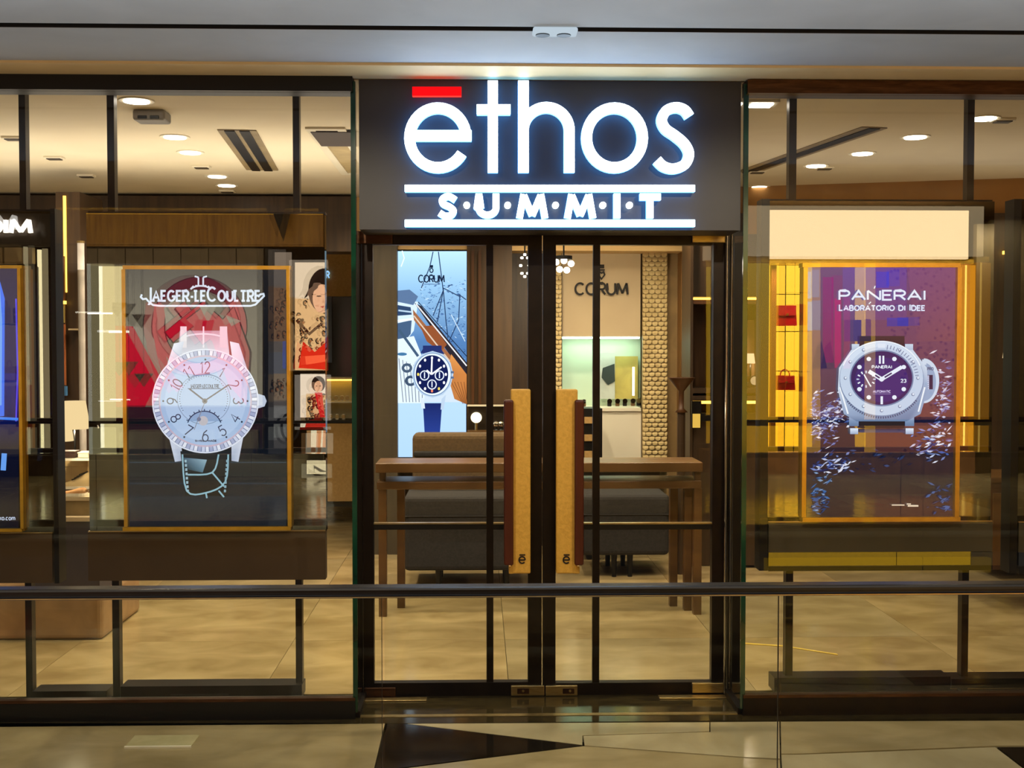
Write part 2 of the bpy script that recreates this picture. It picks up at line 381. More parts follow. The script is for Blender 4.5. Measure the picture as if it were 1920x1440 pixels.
# polished dark threshold stone with a fine brass strip
a, b = FL(960, 1354.5).y, FL(960, 1343).y
MB().box((-5, a, -.03), (5, b - .002, 0)).build('border_strip', M_band, floor2)
MB().box((-5, b, -.03), (5, FL(960, 1338.5).y, .002)).build('brass_strip', M_steel, floor2)
MB().box((-5, FL(960, 1338.5).y + .002, -.03), (5, YD + .05, 0)).build('border_strip', M_band, floor2)
# shop floor slabs, fine joints
ys = [YD + .052, 6.93, 8.22, 9.6, 11.2, 13.3]; xs = [-5.4, -3.6, -2.35, -1.1, .15, 1.4, 2.65, 3.9, 5.6]
for j in range(len(ys) - 1):
    for i in range(len(xs) - 1):
        mm = M_inner if (i*3 + j*5) % 4 else M_marble
        MB().box((xs[i] + .0015, ys[j] + .0015, -.03), (xs[i+1] - .0015, ys[j+1] - .0015, 0)).build('slab', mm, floor2)

ceiling = struct('ceiling', (0, 4.3, ZC))
ya, yb_ = FL(960, 58.5, ZC).y, FL(960, 50, ZC).y          # the slot
yt = FL(960, 119, ZC).y
lo_, hi_ = min(ya, yb_), max(ya, yb_)
MB().box((-6, 2.9, ZC), (6, lo_, ZC + .25)).build('ceiling_board', M_ceil, ceiling)
MB().box((-6, lo_, ZC + .22), (6, hi_, ZC + .25)).box((-6, lo_, ZC + .001), (6, lo_ + .003, ZC + .22)).box((-6, hi_ - .003, ZC + .001), (6, hi_, ZC + .22)).build('slot', M_ink, ceiling)
MB().box((-6, hi_, ZC), (6, yt, ZC + .25)).build('ceiling_board', M_ceil, ceiling)
trim = MB().box((-6, yt, ZC - .012), (6, YF + .02, ZC + .25)).build('trim_1', M_cream); trim['kind'] = 'structure'
# fitting in the slot
sl = thing('slot_light', tuple((FL(1041, 52, ZC) + Vector((0, 0, 0)))), 'small white twin-lens fitting set in the dark ceiling slot above the sign', 'light')
p0, p1 = FL(999, 52, ZC), FL(1083, 52, ZC)
MB().rbox((p0.x, lo_ - .012, ZC - .022), (p1.x, hi_ + .004, ZC - .001), .008).build('housing', emit('fitting_glow', (214, 232, 245), .75), sl)
for k in (1018, 1058):
    q = FL(k, 52, ZC); MB().tube((q.x, (lo_+hi_)/2, ZC - .026), (q.x, (lo_+hi_)/2, ZC - .01), .028, 14).build('lens', M_black, sl)

sc = MB().box((-6, YF + .1, ZC), (6, 13.4, ZC + .2)).build('ceiling', M_shopceil); sc['kind'] = 'structure'
for nm, lo, hi, m in (('wall_left', (-6.1, YF, 0), (-5.5, 13.4, ZC), M_brownwall), ('wall_right', (5.7, YF, 0), (6.1, 13.4, ZC), M_brownwall),
                      ('wall_back', (-5.5, 13.3, 0), (5.7, 13.5, ZC), M_brownwall)):
    o = MB().box(lo, hi).build(nm, m); o['kind'] = 'structure'
# dark bulkheads hanging from the shop ceiling
bk = PB(MB(), -700, 366, 668, 470, 9.65, .3).build('beam', M_dkwood); bk['kind'] = 'structure'
bk = PB(MB(), 668, 370, 1396, 470, 9.9, .3).build('beam', M_cream); bk['kind'] = 'structure'
m_ = MB()
m_.prism([Vector((p.x, p.y, 2.62)) for p in (FL(1330, 352, ZC), FL(2300, 322, ZC))] + [Vector((p.x, p.y + .35, 2.62)) for p in (FL(2300, 322, ZC), FL(1330, 352, ZC))], (0, 0, ZC - 2.62))
o = m_.build('beam', mat('amber_bulkhead', (150, 104, 44), .6, 0, (132, 90, 36), 3)); o['kind'] = 'structure'

# ================================================================== shop front
def wpane(name, x0, x1, z0, z1, Y, m, parent, t=.008): return MB().box((x0, Y, z0), (x1, Y + t, z1)).build(name, m, parent)
XL, XR = P(664, 700, YF).x, P(1396, 700, YF).x
zb = P(400, 1309, YF).z
for nm, side, xa, xb in (('window_1', -1, -5.5, XL), ('window_2', 1, XR, 5.7)):
    wn = struct(nm, ((xa + xb) / 2, YF, 0))
    zt = P(400, 172, YF).z if side < 0 else P(1600, 178, YF).z
    z2 = P(400, 143, YF).z if side < 0 else P(1600, 153, YF).z
    zbb = zb if side < 0 else P(1600, 1300, YF).z
    MB().box((xa, YF - .03, zt), (xb, YF + .09, z2)).build('head_frame', M_black if side < 0 else M_bronze2, wn)
    if side > 0: MB().box((xa, YF, z2), (xb, YF + .09, ZC - .012)).build('head_frame', M_black, wn)
    MB().box((xa, YF - .012, 0), (xb, YF + .07, zbb - .012)).build('sill', M_black if side < 0 else M_bronze, wn)
    MB().box((xa, YF - .016, zbb - .014), (xb, YF + .02, zbb)).build('sill_edge', M_bronze2, wn)
    wpane('glass_pane', xa, xb, zbb, zt, YF, M_win, wn)
    xi = xb if side < 0 else xa
    MB().box((xi - .004, YF + .012, .03), (xi + .004, YD - .02, ZC - .02)).build('side_pane', M_win, wn)
    MB().box((xi - .011, YF - .004, .03), (xi + .011, YF + .011, ZC - .03)).build('glass_edge', M_edge, wn)
    MB().box((xi - .02, YF + .012, 0), (xi + .02, YD - .02, .03)).build('glass_shoe', M_bronze, wn)
    # posts that carry the panels, with foot boxes
    for (xt, xb_, wpx) in (((42, 60, 12), (207, 223, 13), (552, 566, 12)) if side < 0 else ((1487, 1475, 14), (1817, 1806, 13))):
        X = (P(xt, 250, YD + .02).x + P(xb_, 1250, YD + .02).x) / 2; hw = wpx / 2 * (YD + .02) / F
        MB().box((X - hw, YD, 0), (X + hw, YD + .05, ZC)).build('mullion', M_bronze, wn)
    for (x0, x1, y0, y1) in (((60, 200, 1296, 1318), (226, 566, 1286, 1310)) if side < 0 else ((1452, 1782, 1270, 1297), (1784, 2000, 1272, 1290))):
        PB(MB(), x0, y0, x1, y1, YD - .04, .12).build('foot_plate', M_bronze, wn)

# sign over the doors
xs0, xs1 = P(670, 300, 5.49).x, P(1392, 300, 5.49).x
zs0, zs1 = P(1000, 431, 5.49).z, ZC - .014
sg = thing('shop_sign', ((xs0 + xs1) / 2, 5.5, zs0), 'big dark shop sign with glowing white letters and a red bar above the doors', 'sign')
MB().box((xs0 + .008, 5.49, zs0), (xs1 - .008, 5.76, zs1)).build('sign_board', M_sign, sg)
YS = 5.49
def sgn(x, y): return P(x, y, YS - .055)
def letter(name, strokes, wd, mats=(M_letter, M_rim), closed=False):
    mb = MB()
    for st in strokes:
        cl = closed or (math.hypot(st[0][0]-st[-1][0], st[0][1]-st[-1][1]) < .01 and len(st) > 6)
        mb.ribbon(st[:-1] if cl else st, wd, sgn, (0, .034, 0), 0, 1, cl)
    o = mb.build(name, list(mats), sg); return o
def circ(cx, cy, rx, ry, a0, a1, n=30): return [(cx + rx*math.cos(R(a0+(a1-a0)*k/n)), cy - ry*math.sin(R(a0+(a1-a0)*k/n))) for k in range(n+1)]
def spline(pts, n=8):
    out = []; q = [pts[0]] + pts + [pts[-1]]
    for i in range(1, len(q)-2):
        for k in range(n):
            t = k/n; a, b, c, d = q[i-1], q[i], q[i+1], q[i+2]
            out.append(tuple(.5*((2*b[j]) + (c[j]-a[j])*t + (2*a[j]-5*b[j]+4*c[j]-d[j])*t*t + (3*b[j]-a[j]-3*c[j]+d[j])*t**3) for j in (0, 1)))
    return out + [pts[-1]]
letter('letter_e', [[(768, 254), (884, 254)] , circ(821, 258, 53, 56, 4, 328, 40)], 20)
letter('letter_t', [[(924, 151), (924, 323)], [(894, 205), (957, 205)]], 19)
letter('letter_h', [[(981.5, 151), (981.5, 323)], [(981.5, 250)] + circ(1024.5, 244, 43, 43, 180, 0, 24) + [(1067.5, 323)]], 20)
letter('letter_o', [circ(1152.5, 258, 52.5, 56, 0, 360, 44)], 20)
letter('letter_s', [spline([(1293, 218), (1284, 206), (1268, 201), (1250, 207), (1241, 224), (1248, 241), (1266, 254), (1284, 270), (1292, 289), (1284, 308), (1264, 316), (1245, 312), (1232, 300)], 6)], 19)
letter('macron', [[(773, 171), (865, 171)]], 17, (M_red, emit('red_sign_edge', (255, 60, 50), 1.5)))
for yy in (353, 418.5):
    letter('sign_bar', [[(759, yy), (1303, yy)]], 13)
for nm, x0, x1, st in (('letter_s', 826, 855, None), ('letter_u', 897, 931, None), ('letter_m', 974, 1022, None), ('letter_m', 1064, 1112, None), ('letter_i', 1154, 1160, None), ('letter_t', 1203, 1237, None)):
    ch = nm[-1].upper()
    if ch == 'S': st = [spline([(854, 375), (841, 368), (830, 373), (831, 382), (843, 388), (850, 395), (846, 403), (835, 405), (824, 399)], 5)]
    elif ch == 'M': st = [[(x0, 409), (x0 + 8, 364)], [(x0 + 8, 366), ((x0+x1)/2, 404)], [((x0+x1)/2, 404), (x1 - 8, 366)], [(x1 - 8, 364), (x1, 409)]]
    elif ch == 'I': st = [[(1157, 363), (1157, 409)]]
    elif ch == 'T': st = [[(1200, 369), (1239, 369)], [(1219, 374), (1219, 409)]]
    else: st = [[(898, 363), (898, 390)] + circ(914, 390, 16, 13, 180, 360, 14) + [(930, 363)]]
    letter(nm, st, 12.5)
for x in (875, 952, 1042, 1131, 1181):
    mb = MB(); c = sgn(x, 384); mb.lathe([(.013, 0), (.015, .006), (.015, .034)], c, 16, 0, axis='y'); mb.build('dot', M_letter, sg)

# doors
def door(n, x0, x1, mull, inner, cx):
    d = struct('door_%d' % n, (P((x0+x1)/2, 900, YD).x, YD, 0))
    s1 = (x0, x0 + 20) if inner > x0 + 100 else (x1 - 28, x1)           # outer stile
    c0, c1 = (cx, x1) if inner > x0 + 100 else (x0, cx)                 # meeting stile
    pxbox('stile', s1[0], 433, s1[1], 1306, YD, .05, M_bronze, d); pxbox('stile', c0, 433, c1, 1306, YD, .05, M_bronze, d)
    l, r = (s1[1], c0) if inner > x0 + 100 else (c1, s1[0])
    pxbox('top_rail', l, 434, r, 459, YD, .05, M_bronze, d); pxbox('bottom_rail', l, 1280, r, 1306, YD, .05, M_bronze, d)
    pxbox('mullion', mull - 6.5, 459, mull + 6.5, 1280, YD + .005, .03, M_bronze, d)
    for a_, b_ in ((l, mull - 6.5), (mull + 6.5, r)):
        pxbox('mid_rail', a_, 983, b_, 993, YD + .005, .03, M_black, d); pxbox('rail_edge', a_, 980.5, b_, 983, YD + .003, .03, M_steel, d)
    pxbox('glass_pane', l, 459, r, 1280, YD + .035, .008, M_doorg, d)
    # pull handle: leather covered plate with a wooden grip
    hp = (958, 995) if n == 1 else (1043, 1083); gp = (945, 963) if n == 1 else (1078, 1095)
    pl = PB(MB(), hp[0], 730, hp[1], 1076, YD - .05, .05, 0, .008).build('handle_plate', M_leather, d)
    st = PB(MB(), (hp[0] - 4) if n == 1 else (hp[1] - 6), 1062, (hp[0] + 6) if n == 1 else (hp[1] + 4), 1076, YD - .048, .04, 0, .004).build('plate_foot', M_leather, pl)
    PB(MB(), gp[0], 750, gp[1], 1061, YD - .085, .05, 0, .01).build('handle_grip', M_redwood, d)
    ex = 979 if n == 1 else 1062; mb = MB(); fn = lambda x, y: P(x, y, YD - .053)
    mb.ribbon([(ex - 5.5, 1050), (ex + 5.5, 1050)], 2.6, fn, (0, .002, 0)); mb.ribbon(circ(ex, 1050, 5.8, 6.2, 0, 320, 20), 2.6, fn, (0, .002, 0))
    mb.ribbon([(ex - 5, 1040.5), (ex + 6, 1040.5)], 2.4, fn, (0, .002, 0))
    mb.build('letter_emblem', M_ink, pl)
    if n == 1:
        px_ = ((670, 433, 736, 457, M_bronze2), (683, 1290, 742, 1312, M_bronze2), (958, 1286, 1021, 1305, M_steel))
    else:
        px_ = ((1298, 433, 1362, 455, M_steel), (1298, 1281, 1360, 1300, M_steel), (1023, 1286, 1083, 1305, M_steel))
    for (a_, b_, c_, e_, m) in px_:
        pt = PB(MB(), a_, b_, c_, e_, YD - .018, .02, 0, .004).build('patch_fitting', m, d)
        if b_ == 1286:
            kx = 980 if n == 1 else 1065
            PB(MB(), kx - 10, 1291, kx + 12, 1301, YD - .022, .005, 0, .002).build('lock_plate', M_bronze2, pt)
            c = P(kx + (1 if n == 1 else 4), 1296, YD - .028); MB().lathe([(.006, 0), (.006, .008)], c, 12, axis='y').build('lock_cylinder', M_steel, pt)
    return d
d1 = door(1, 680, 1016, 918.5, 990, 990)
d2 = door(2, 1018, 1364, 1118, 1042, 1042)
for x0, x1 in ((668, 679), (1366, 1392)):
    o = PB(MB(), x0, 433, x1, 1318, YD + .01, .06).build('trim_2' if x0 < 1000 else 'trim_3', M_black); o['kind'] = 'structure'
for x in (1363.5, 1372.5):
    a_, b_ = P(x, 440, YD - .03), P(x, 1300, YD - .03)
    MB().tube((a_.x, a_.y, b_.z), (a_.x, a_.y, a_.z), .006, 10).build('hinge_rod', mat('polished_steel', (190, 185, 180), .15, 1), d2)
# floor pivots' cover plates
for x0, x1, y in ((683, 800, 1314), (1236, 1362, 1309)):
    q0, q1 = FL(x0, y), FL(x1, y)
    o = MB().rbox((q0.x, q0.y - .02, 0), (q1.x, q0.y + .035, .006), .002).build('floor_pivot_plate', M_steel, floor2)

# ================================================================== balustrades of the atrium
M_rails = mat('handrail_black', (24, 17, 13), .34, .4, (16, 11, 9), 9)
def balustrade(Y, label, joints, zt0, zt1):
    t = thing('balustrade', (0, Y, 0), label, 'railing')
    hr = MB(); hr.rbox((-5.5, Y - .035, zt0), (5.5, Y + .035, zt1), .012, 3); hr.build('handrail', M_rails, t)
    if Y > 1: MB().box((-5.5, Y - .0365, zt0 + .004), (5.5, Y - .0355, zt0 + .007)).build('rail_trim_line', M_steel, t)
    xs_ = [-5.5] + joints + [5.5]
    for a_, b_ in zip(xs_, xs_[1:]):
        MB().box((a_ + .004, Y - .006, .02), (b_ - .004, Y + .006, zt0 - .004)).build('glass_panel', M_rail, t)
        MB().box((b_ - .0045, Y - .006, .02), (b_ - .0035, Y + .006, zt0 - .004)).build('panel_edge', M_bronze, t) if b_ < 5 else None
    MB().box((-5.5, Y - .03, -.02), (5.5, Y + .03, .06)).build('base_shoe', M_bronze, t)
    return t
jz = [P(719, 1300, YR).x, P(1461, 1300, YR).x]
balustrade(YR, 'glass balustrade with dark bronze handrail crossing in front of the shop doors', [-2.6] + jz + [2.9], P(960, 1122, YR - .035).z, P(960, 1097, YR).z)
balustrade(-.06, 'second glass balustrade on the far side of the atrium, mirrored as a dark bar', [-2.2, -.9, .4, 1.7], .995, 1.05)
o = MB().box((-9.6, -8, -3.6), (9.6, 3.1, -3.4)).build('floor', M_marble); o['kind'] = 'structure'
o = MB().box((-6, 3.1, -.75), (6, 3.16, -.0)).build('wall_atrium_near', M_band); o['kind'] = 'structure'
o = MB().box((-9.6, -.04, -.2), (9.6, -.0, -.06)).build('wall_atrium_far', M_lowpan); o['kind'] = 'structure'

# pale floor plate standing in for a bright reflected rectangle
fp = thing('reflected_patch', tuple(FL(296, 1391)), 'pale plate added for a bright reflection on the beige floor before the left window', 'reflection')
a_, b_ = FL(234, 1402), FL(360, 1380)
MB().rbox((a_.x, a_.y, 0), (FL(358, 1402).x, b_.y, .006), .002).build('lid', mat('pale_patch', (226, 214, 164), .25, .4, (206, 196, 146), 10), fp)  # the 'lid' is the plate added for the reflected rectangle
MB().box((a_.x, a_.y - .012, 0), (FL(358, 1402).x, a_.y - .001, .008)).build('patch_edge', M_white, fp)

# ================================================================== display panels with lit watch screens
def panel(name, label, x0, x1, yt, ymid, yb, scr, frame_w, lowm, side=None):
    t = thing(name, base_at((x0+x1)/2, yb, YP, P((x0+x1)/2, yb, YP).z), label, 'display', None)
    pxbox('mirror_panel', x0, yt, x1, ymid, YP, .06, M_panel, t)
    pxbox('lower_panel', x0, ymid + 1.5, x1, yb if x0 < 1000 else 1035, YP - .004, .064, lowm, t)
    if x0 > 1000: pxbox('mirror_strip', x0, 1035, x1 - 40, 1061, YP, .06, M_panel, t); pxbox('lower_panel', x1 - 40, 1035, x1, 1061, YP - .004, .064, lowm, t); pxbox('bottom_rim', x0, 1061, x1, yb, YP - .006, .066, M_black, t)
    pxbox('panel_rim', x0, ymid - 1, x1, ymid + 1, YP - .006, .02, M_steel, t)
    pxbox('top_rim', x0, yt - 3, x1, yt, YP - .006, .066, M_bronze, t)
    if side: pxbox('side_post', side[0], yt - 4, side[1], yb, YP - .02, .1, M_black, t)
    a, b, c, e = scr; fw = frame_w
    fr = MB()
    for q in ((a, b, c, b + fw), (a, e - fw, c, e), (a, b + fw, a + fw, e - fw), (c - fw, b + fw, c, e - fw)): PB(fr, *q, YP - .035, .035)
    fr.build('gold_frame', M_gold, t)
    pxbox('screen', a + fw, b + fw, c - fw, e - fw, YP - .008, .008, M_black, t)
    pxbox('screen_glass', a + fw, b + fw, c - fw, e - fw, YP - .034, .003, M_screen, t)
    return t
YA = YP - .0085
# --- left: white watch with a diamond bezel
t = panel('watch_display', 'panel screen showing a white diamond bezel watch on a black strap', 165, 610, 400, 996, 1088, (230, 498, 545, 995), 7, M_lowpan)
A = Art(YA)
A.rect(238, 506, 537, 800, (30, 30, 34), (16, 18, 24)); A.rect(238, 800, 537, 987, (16, 18, 24), (12, 30, 46))
A.rect(238, 930, 537, 987, (14, 34, 50), (16, 24, 34)); A.rect(238, 866, 537, 868, (40, 62, 78)); A.rect(238, 905, 537, 908, (20, 44, 62))
wt = (226, 240, 255)
A.line([(372, 520), (372, 536), (366, 536)], 3, wt); A.line([(381, 520), (381, 536), (387, 536)], 3, wt)
A.line([(365, 518), (372, 520)], 3, wt); A.line([(381, 520), (388, 518)], 3, wt); A.line(circ(376.5, 549, 22, 13, 150, 30, 14), 3, wt); A.line([(357, 542), (363, 536)], 2.5, wt); A.line([(396, 542), (390, 536)], 2.5, wt)
A.text('JAEGER-LECOULTRE', 276, 487, 564, 25, 4.0, wt, small=(.74, {0, 9}), serif=3.2, gap=.25)
A.line([(266, 552), (264, 557), (268, 561), (274, 560), (281, 568), (287, 572), (300, 573.5), (470, 573.5), (479, 571), (487, 563), (495, 555), (494, 551), (488, 552), (484, 557)], 3.6, wt)
# strap, lugs, case
A.poly([(337, 620), (426, 620), (430, 664), (334, 664)], [(150, 140, 160), (166, 150, 170), (214, 220, 236), (206, 214, 232)])
A.line(circ(381, 640, 44, 14, 160, 20, 14), 3, (222, 220, 236)); A.rect(380, 612, 383, 652, (236, 232, 244)); A.rect(338, 612, 350, 652, (224, 222, 232)); A.rect(412, 612, 426, 652, (214, 208, 222))
for q in ([(326, 644), (345, 640), (334, 690), (304, 712)], [(431, 640), (448, 644), (470, 712), (438, 690)], [(312, 800), (340, 830), (342, 864), (328, 866)], [(460, 800), (434, 830), (434, 864), (447, 866)]):
    A.poly(q, [(235, 242, 255), (210, 222, 240), (170, 184, 210), (200, 212, 232)])
A.poly([(338, 846), (434, 846), (426, 930), (348, 930)], [(18, 30, 42), (16, 28, 40), (8, 14, 22), (10, 18, 26)])
A.poly([(344, 858), (388, 862), (380, 886), (350, 880)], [(70, 100, 122), (150, 186, 204), (80, 120, 140), (30, 50, 64)])
for l in ([(342, 852), (350, 920), (386, 924), (422, 904), (428, 852)], [(352, 890), (398, 886), (410, 852)], [(398, 886), (420, 912)], [(386, 924), (388, 934)], [(410, 920), (420, 932)]): A.line(spline(l, 4), 3, (150, 196, 212))
for k in range(8): A.rect(346 + k*.6, 862 + k*8, 350 + k*.6, 867 + k*8, (160, 196, 210)); A.rect(424 - k*.6, 862 + k*8, 428 - k*.6, 867 + k*8, (140, 180, 196))
A.poly([(483, 738), (496, 742), (500, 752), (496, 762), (483, 766)], (200, 212, 232))
A.ell(385, 752, 100, 98, (126, 140, 176), 60); A.ring(385, 752, 100, 98, 2.5, (232, 240, 255), 60)
for k in range(80):
    a0 = 360*k/80; A.ring(385, 752, 97, 95, 9.5, ((236, 242, 255), (170, 182, 216), (210, 220, 244))[k % 3], 1, a0 + .5, a0 + 4)
A.ring(385, 752, 87, 86, 3, (206, 186, 206), 60)
A.ell(385, 752, 84.5, 83, (172, 200, 236), 60)
A.ell(385, 752, 76, 75, (186, 212, 244), 60); A.ell(382, 748, 44, 44, (182, 208, 240), 50); A.ring(382, 748, 50, 48, 1.2, (140, 160, 190), 60)
for k in range(60):
    a = 6*k
    if not 210 < a < 330: A.ell(382 + 45*math.cos(R(a)), 748 - 43*math.sin(R(a)), .9, .9, (44, 56, 84), 6)
num = (58, 66, 92)
for k in range(1, 13):
    a = 90 - 30*k; rr = 63 if k not in (6,) else 65
    cx, cy = 385 + rr*math.cos(R(a)), 752 - rr*math.sin(R(a)) * 1.0
    tx = str(k); wd = 17 if len(tx) == 2 else (11 if tx != '1' else 4); rot = R(90 - a) if k not in (4, 5, 6, 7, 8) else R(90 - a + 180)
    for st in text_strokes(tx, -wd/2, wd/2, 10.5, 21 if k in (6, 12) else 19, gap=.2):
        A.line([(cx + x*math.cos(rot) - y*math.sin(rot), cy + x*math.sin(rot) + y*math.cos(rot)) for x, y in st], 2.0, num)
    if k != 6: A.ell(385 + 79*math.cos(R(a)), 752 - 78*math.sin(R(a)), 1.8, 1.8, (30, 36, 54), 8)
A.ell(383, 800, 32, 30, (150, 178, 216), 24, 20, 160); A.ring(383, 800, 33, 30, 2, (40, 60, 92), 20, 15, 165)
for k in range(9): A.ring(383, 800, 36, 33, 4, (50, 66, 96), 1, 20 + k*17, 23 + k*17)
A.ell(381, 789, 9, 9, (204, 200, 206), 20); A.ell(373, 786, 4, 4, (120, 130, 160), 10)
A.text('JAEGER-LECOULTRE', 357, 411, 727, 6, 1.2, (66, 80, 110)); A.line(circ(384, 724, 36, 22, 150, 30, 12), 2, (110, 140, 180)); A.rect(352, 728, 414, 729.5, (80, 96, 130))
A.line([(382, 750), (355, 729)], 3, (92, 92, 104)); A.line([(386, 750), (428, 722)], 2.6, (92, 92, 104)); A.ell(384, 752, 5, 5, (116, 116, 124), 16); A.ell(384, 752, 2, 2, (40, 44, 60), 10)
A.line([(384, 754), (364, 806)], 1.2, (140, 140, 150)); A.text('SWISS', 366, 382, 828, 3, 1.1, num); A.text('MADE', 390, 406, 828, 3, 1.1, num)
A.build('screen_picture', art_mat('screen_light', 1.0), t)

# --- far left: the edge of a screen with a blue watch
t = panel('watch_display', 'panel at the left border with a screen glowing vivid blue', -330, 98, 395, 1000, 1094, (-300, 497, 41, 998), 6, M_lowpan, (98, 107))
A = Art(YA)
A.rect(-294, 503, 35, 700, (20, 26, 70), (16, 24, 90)); A.rect(-294, 700, 35, 840, (16, 30, 120), (8, 14, 40)); A.rect(-294, 840, 35, 992, (10, 16, 40), (8, 12, 26))
A.poly([(-294, 500), (-2, 520), (9, 560), (8, 780), (-294, 800)], (60, 120, 255)); A.poly([(-294, 520), (0, 540), (4, 600), (3, 760), (-294, 780)], (120, 176, 255))
A.line([(30, 560), (33, 700), (30, 790)], 3, (96, 80, 240)); A.line([(-40, 782), (34, 786)], 5, (70, 140, 255)); A.line([(8, 850), (6, 882)], 10, (110, 170, 255))
A.ell(-140, 690, 120, 120, (30, 60, 190), 40); A.ring(-140, 690, 130, 130, 14, (140, 170, 230), 48)
A.text('seiko.com', -14, 28, 975, 8, 1.5, (196, 210, 236))
A.build('screen_picture', MATS['screen_light'], t)

# --- right: diver's watch in splashing water
t = panel('watch_display', 'panel screen showing a steel dive watch in splashing water', 1441, 1861, 377, 978, 1070, (1505, 493, 1801, 978), 8, M_lowpan2, (1426, 1441))
A = Art(YA)
A.rect(1512, 500, 1794, 640, (64, 44, 118), (58, 40, 92)); A.rect(1512, 640, 1794, 800, (58, 40, 92), (24, 26, 52)); A.rect(1512, 800, 1794, 971, (20, 26, 48), (16, 18, 32))
rnd = random.Random(3)
A.rect(1580, 500, 1700, 600, (60, 44, 150), (62, 44, 118)); A.poly([(1700, 500), (1794, 500), (1794, 640), (1720, 640)], [(92, 56, 120), (100, 60, 112), (88, 52, 84), (70, 44, 90)])
def splash(cx, cy, sx, sy, n, cols, sl=1.0):
    for k in range(n):
        x, y = rnd.gauss(cx, sx), rnd.gauss(cy, sy)
        if not (1516 < x < 1790 and 505 < y < 966): continue
        a = rnd.uniform(-.9, .5) * sl; l = rnd.uniform(2, 9); wv = rnd.uniform(.7, 2.8); c = rnd.choice(cols)
        dx, dy = l*math.cos(a), l*math.sin(a); nx, ny = -math.sin(a)*wv, math.cos(a)*wv
        x = min(max(x, 1526), 1780)
        A.poly([(x - dx, y - dy), (x + nx*.8, y + ny), (x + dx, y + dy), (x - nx, y - ny*.8)], c)
wc = [(196, 206, 236), (120, 140, 200), (70, 96, 170), (44, 62, 120), (230, 234, 250), (30, 40, 86)]
splash(1550, 768, 20, 16, 170, wc); splash(1540, 800, 18, 18, 120, wc[1:]); splash(1765, 760, 11, 36, 120, wc); splash(1750, 835, 22, 13, 70, wc)
splash(1560, 872, 22, 8, 70, wc); splash(1535, 935, 14, 22, 70, [(40, 80, 140), (66, 110, 170), (30, 60, 110), (130, 160, 200)]); splash(1770, 930, 20, 14, 30, [(50, 66, 110), (80, 100, 150)])
splash(1650, 860, 50, 8, 30, [(40, 56, 96), (60, 76, 120), (24, 34, 66)])
for q in ((1672, 946, 1696, 948), (1700, 944, 1708, 946), (1702, 947, 1722, 950)): A.rect(*q, (240, 220, 190))
A.text('PANERAI', 1574, 1735, 562, 17, 3.6, (232, 240, 255), gap=.2)
A.text('LABORATORIO DI IDEE', 1574, 1734, 582, 11, 2.4, (226, 234, 255), small=(.8, {0, 15}), gap=.24); A.line([(1639, 541), (1641, 536)], 2, wt); A.line([(1629, 570), (1633, 566)], 2, wt)  # last two strokes draw in reflected marks over the lettering
# bracelet ends, crown guard, case, bezel, dial
st1, st2, st3 = (206, 222, 240), (150, 172, 204), (104, 128, 164)
for q in ((1597, 645, 1611, 664), (1697, 645, 1712, 664)): A.rect(*q, st1, st2)
for q in ((1592, 782, 1610, 799), (1697, 782, 1714, 799)): A.rect(*q, st2, st3)
for q in ((1594, 803, 1609, 814), (1698, 803, 1713, 814)): A.rect(*q, (226, 240, 255), st2)
A.rect(1611, 805, 1697, 811, (50, 56, 84), (70, 74, 104)); A.rect(1612, 782, 1696, 803, (46, 38, 40)); A.rect(1612, 630, 1696, 650, (60, 44, 50), (44, 32, 44))
A.ell(1732, 714, 29, 42, st1, 30, -90, 90); A.ell(1732, 716, 23, 36, st2, 30, -90, 90); A.rect(1729, 674, 1737, 684, st1); A.rect(1732, 703, 1749, 730, (44, 36, 70)); A.rect(1733, 704, 1742, 730, (206, 214, 240))
for k in range(6): A.rect(1733, 706 + 4*k, 1741, 707.5 + 4*k, (110, 124, 170))
A.text('PRO', 1739, 1750, 694, 5, 1.2, (70, 84, 120))
A.poly([(1596, 656), (1712, 656), (1738, 690), (1740, 730), (1726, 776), (1700, 790), (1606, 790), (1582, 776), (1571, 730), (1573, 690)], [st1, st1, st1, st2, st2, st3, st3, st2, st1, st1])
A.line([(1575, 726), (1590, 776)], 3, (240, 248, 255)); A.line([(1734, 726), (1722, 772)], 3, (240, 248, 255))
A.ell(1653, 711, 79, 72, (120, 142, 176), 60); A.ell(1653, 709, 78, 70, (196, 214, 236), 60); A.ring(1653, 709, 78, 70, 2.5, (236, 246, 255), 60, 20, 160); A.ring(1653, 709, 74, 67, 8, (212, 228, 246), 40, 30, 150)
for k in range(34): a = 215 + 110*k/33; A.ring(1653, 711, 80, 74, 4, (60, 76, 110), 1, a, a + 1.4)
for k in range(12):
    a = 30*k; A.ell(1653 + 68*math.cos(R(a)), 709 - 61*math.sin(R(a)), 3.2, 3.2, (110, 130, 164), 12); A.ell(1653.5 + 68*math.cos(R(a)), 708.5 - 61*math.sin(R(a)), 2.2, 2.2, (224, 236, 250), 12)
A.ring(1653, 709, 72, 65, 8, (224, 236, 250), 24, 84, 96)
for k in range(15): a = 80 - 5.4*k; A.ring(1653, 709, 70, 63, 7 if k % 5 else 9, (90, 110, 150), 1, a, a + 1.1)
A.ell(1653, 709, 60, 53, (110, 132, 170), 60); A.ell(1653, 709, 57.5, 50.5, (44, 30, 92), 60); A.ell(1653, 712, 50, 42, (54, 36, 112), 50)
dw = (232, 242, 255)
for k in range(1, 12):
    if k in (3, 6, 9): continue
    a = 90 - 30*k; A.ell(1653 + 48*math.cos(R(a)), 709 - 41.5*math.sin(R(a)), 4.3, 4, dw, 16)
A.rect(1648, 667, 1651.5, 682, dw); A.rect(1654.5, 667, 1658, 682, dw); A.rect(1651, 743, 1655.5, 758, dw)
for k in range(12): A.ring(1624, 711, 18, 16, 5, dw if k % 3 else (200, 214, 240), 1, 30*k - 5, 30*k + 5)
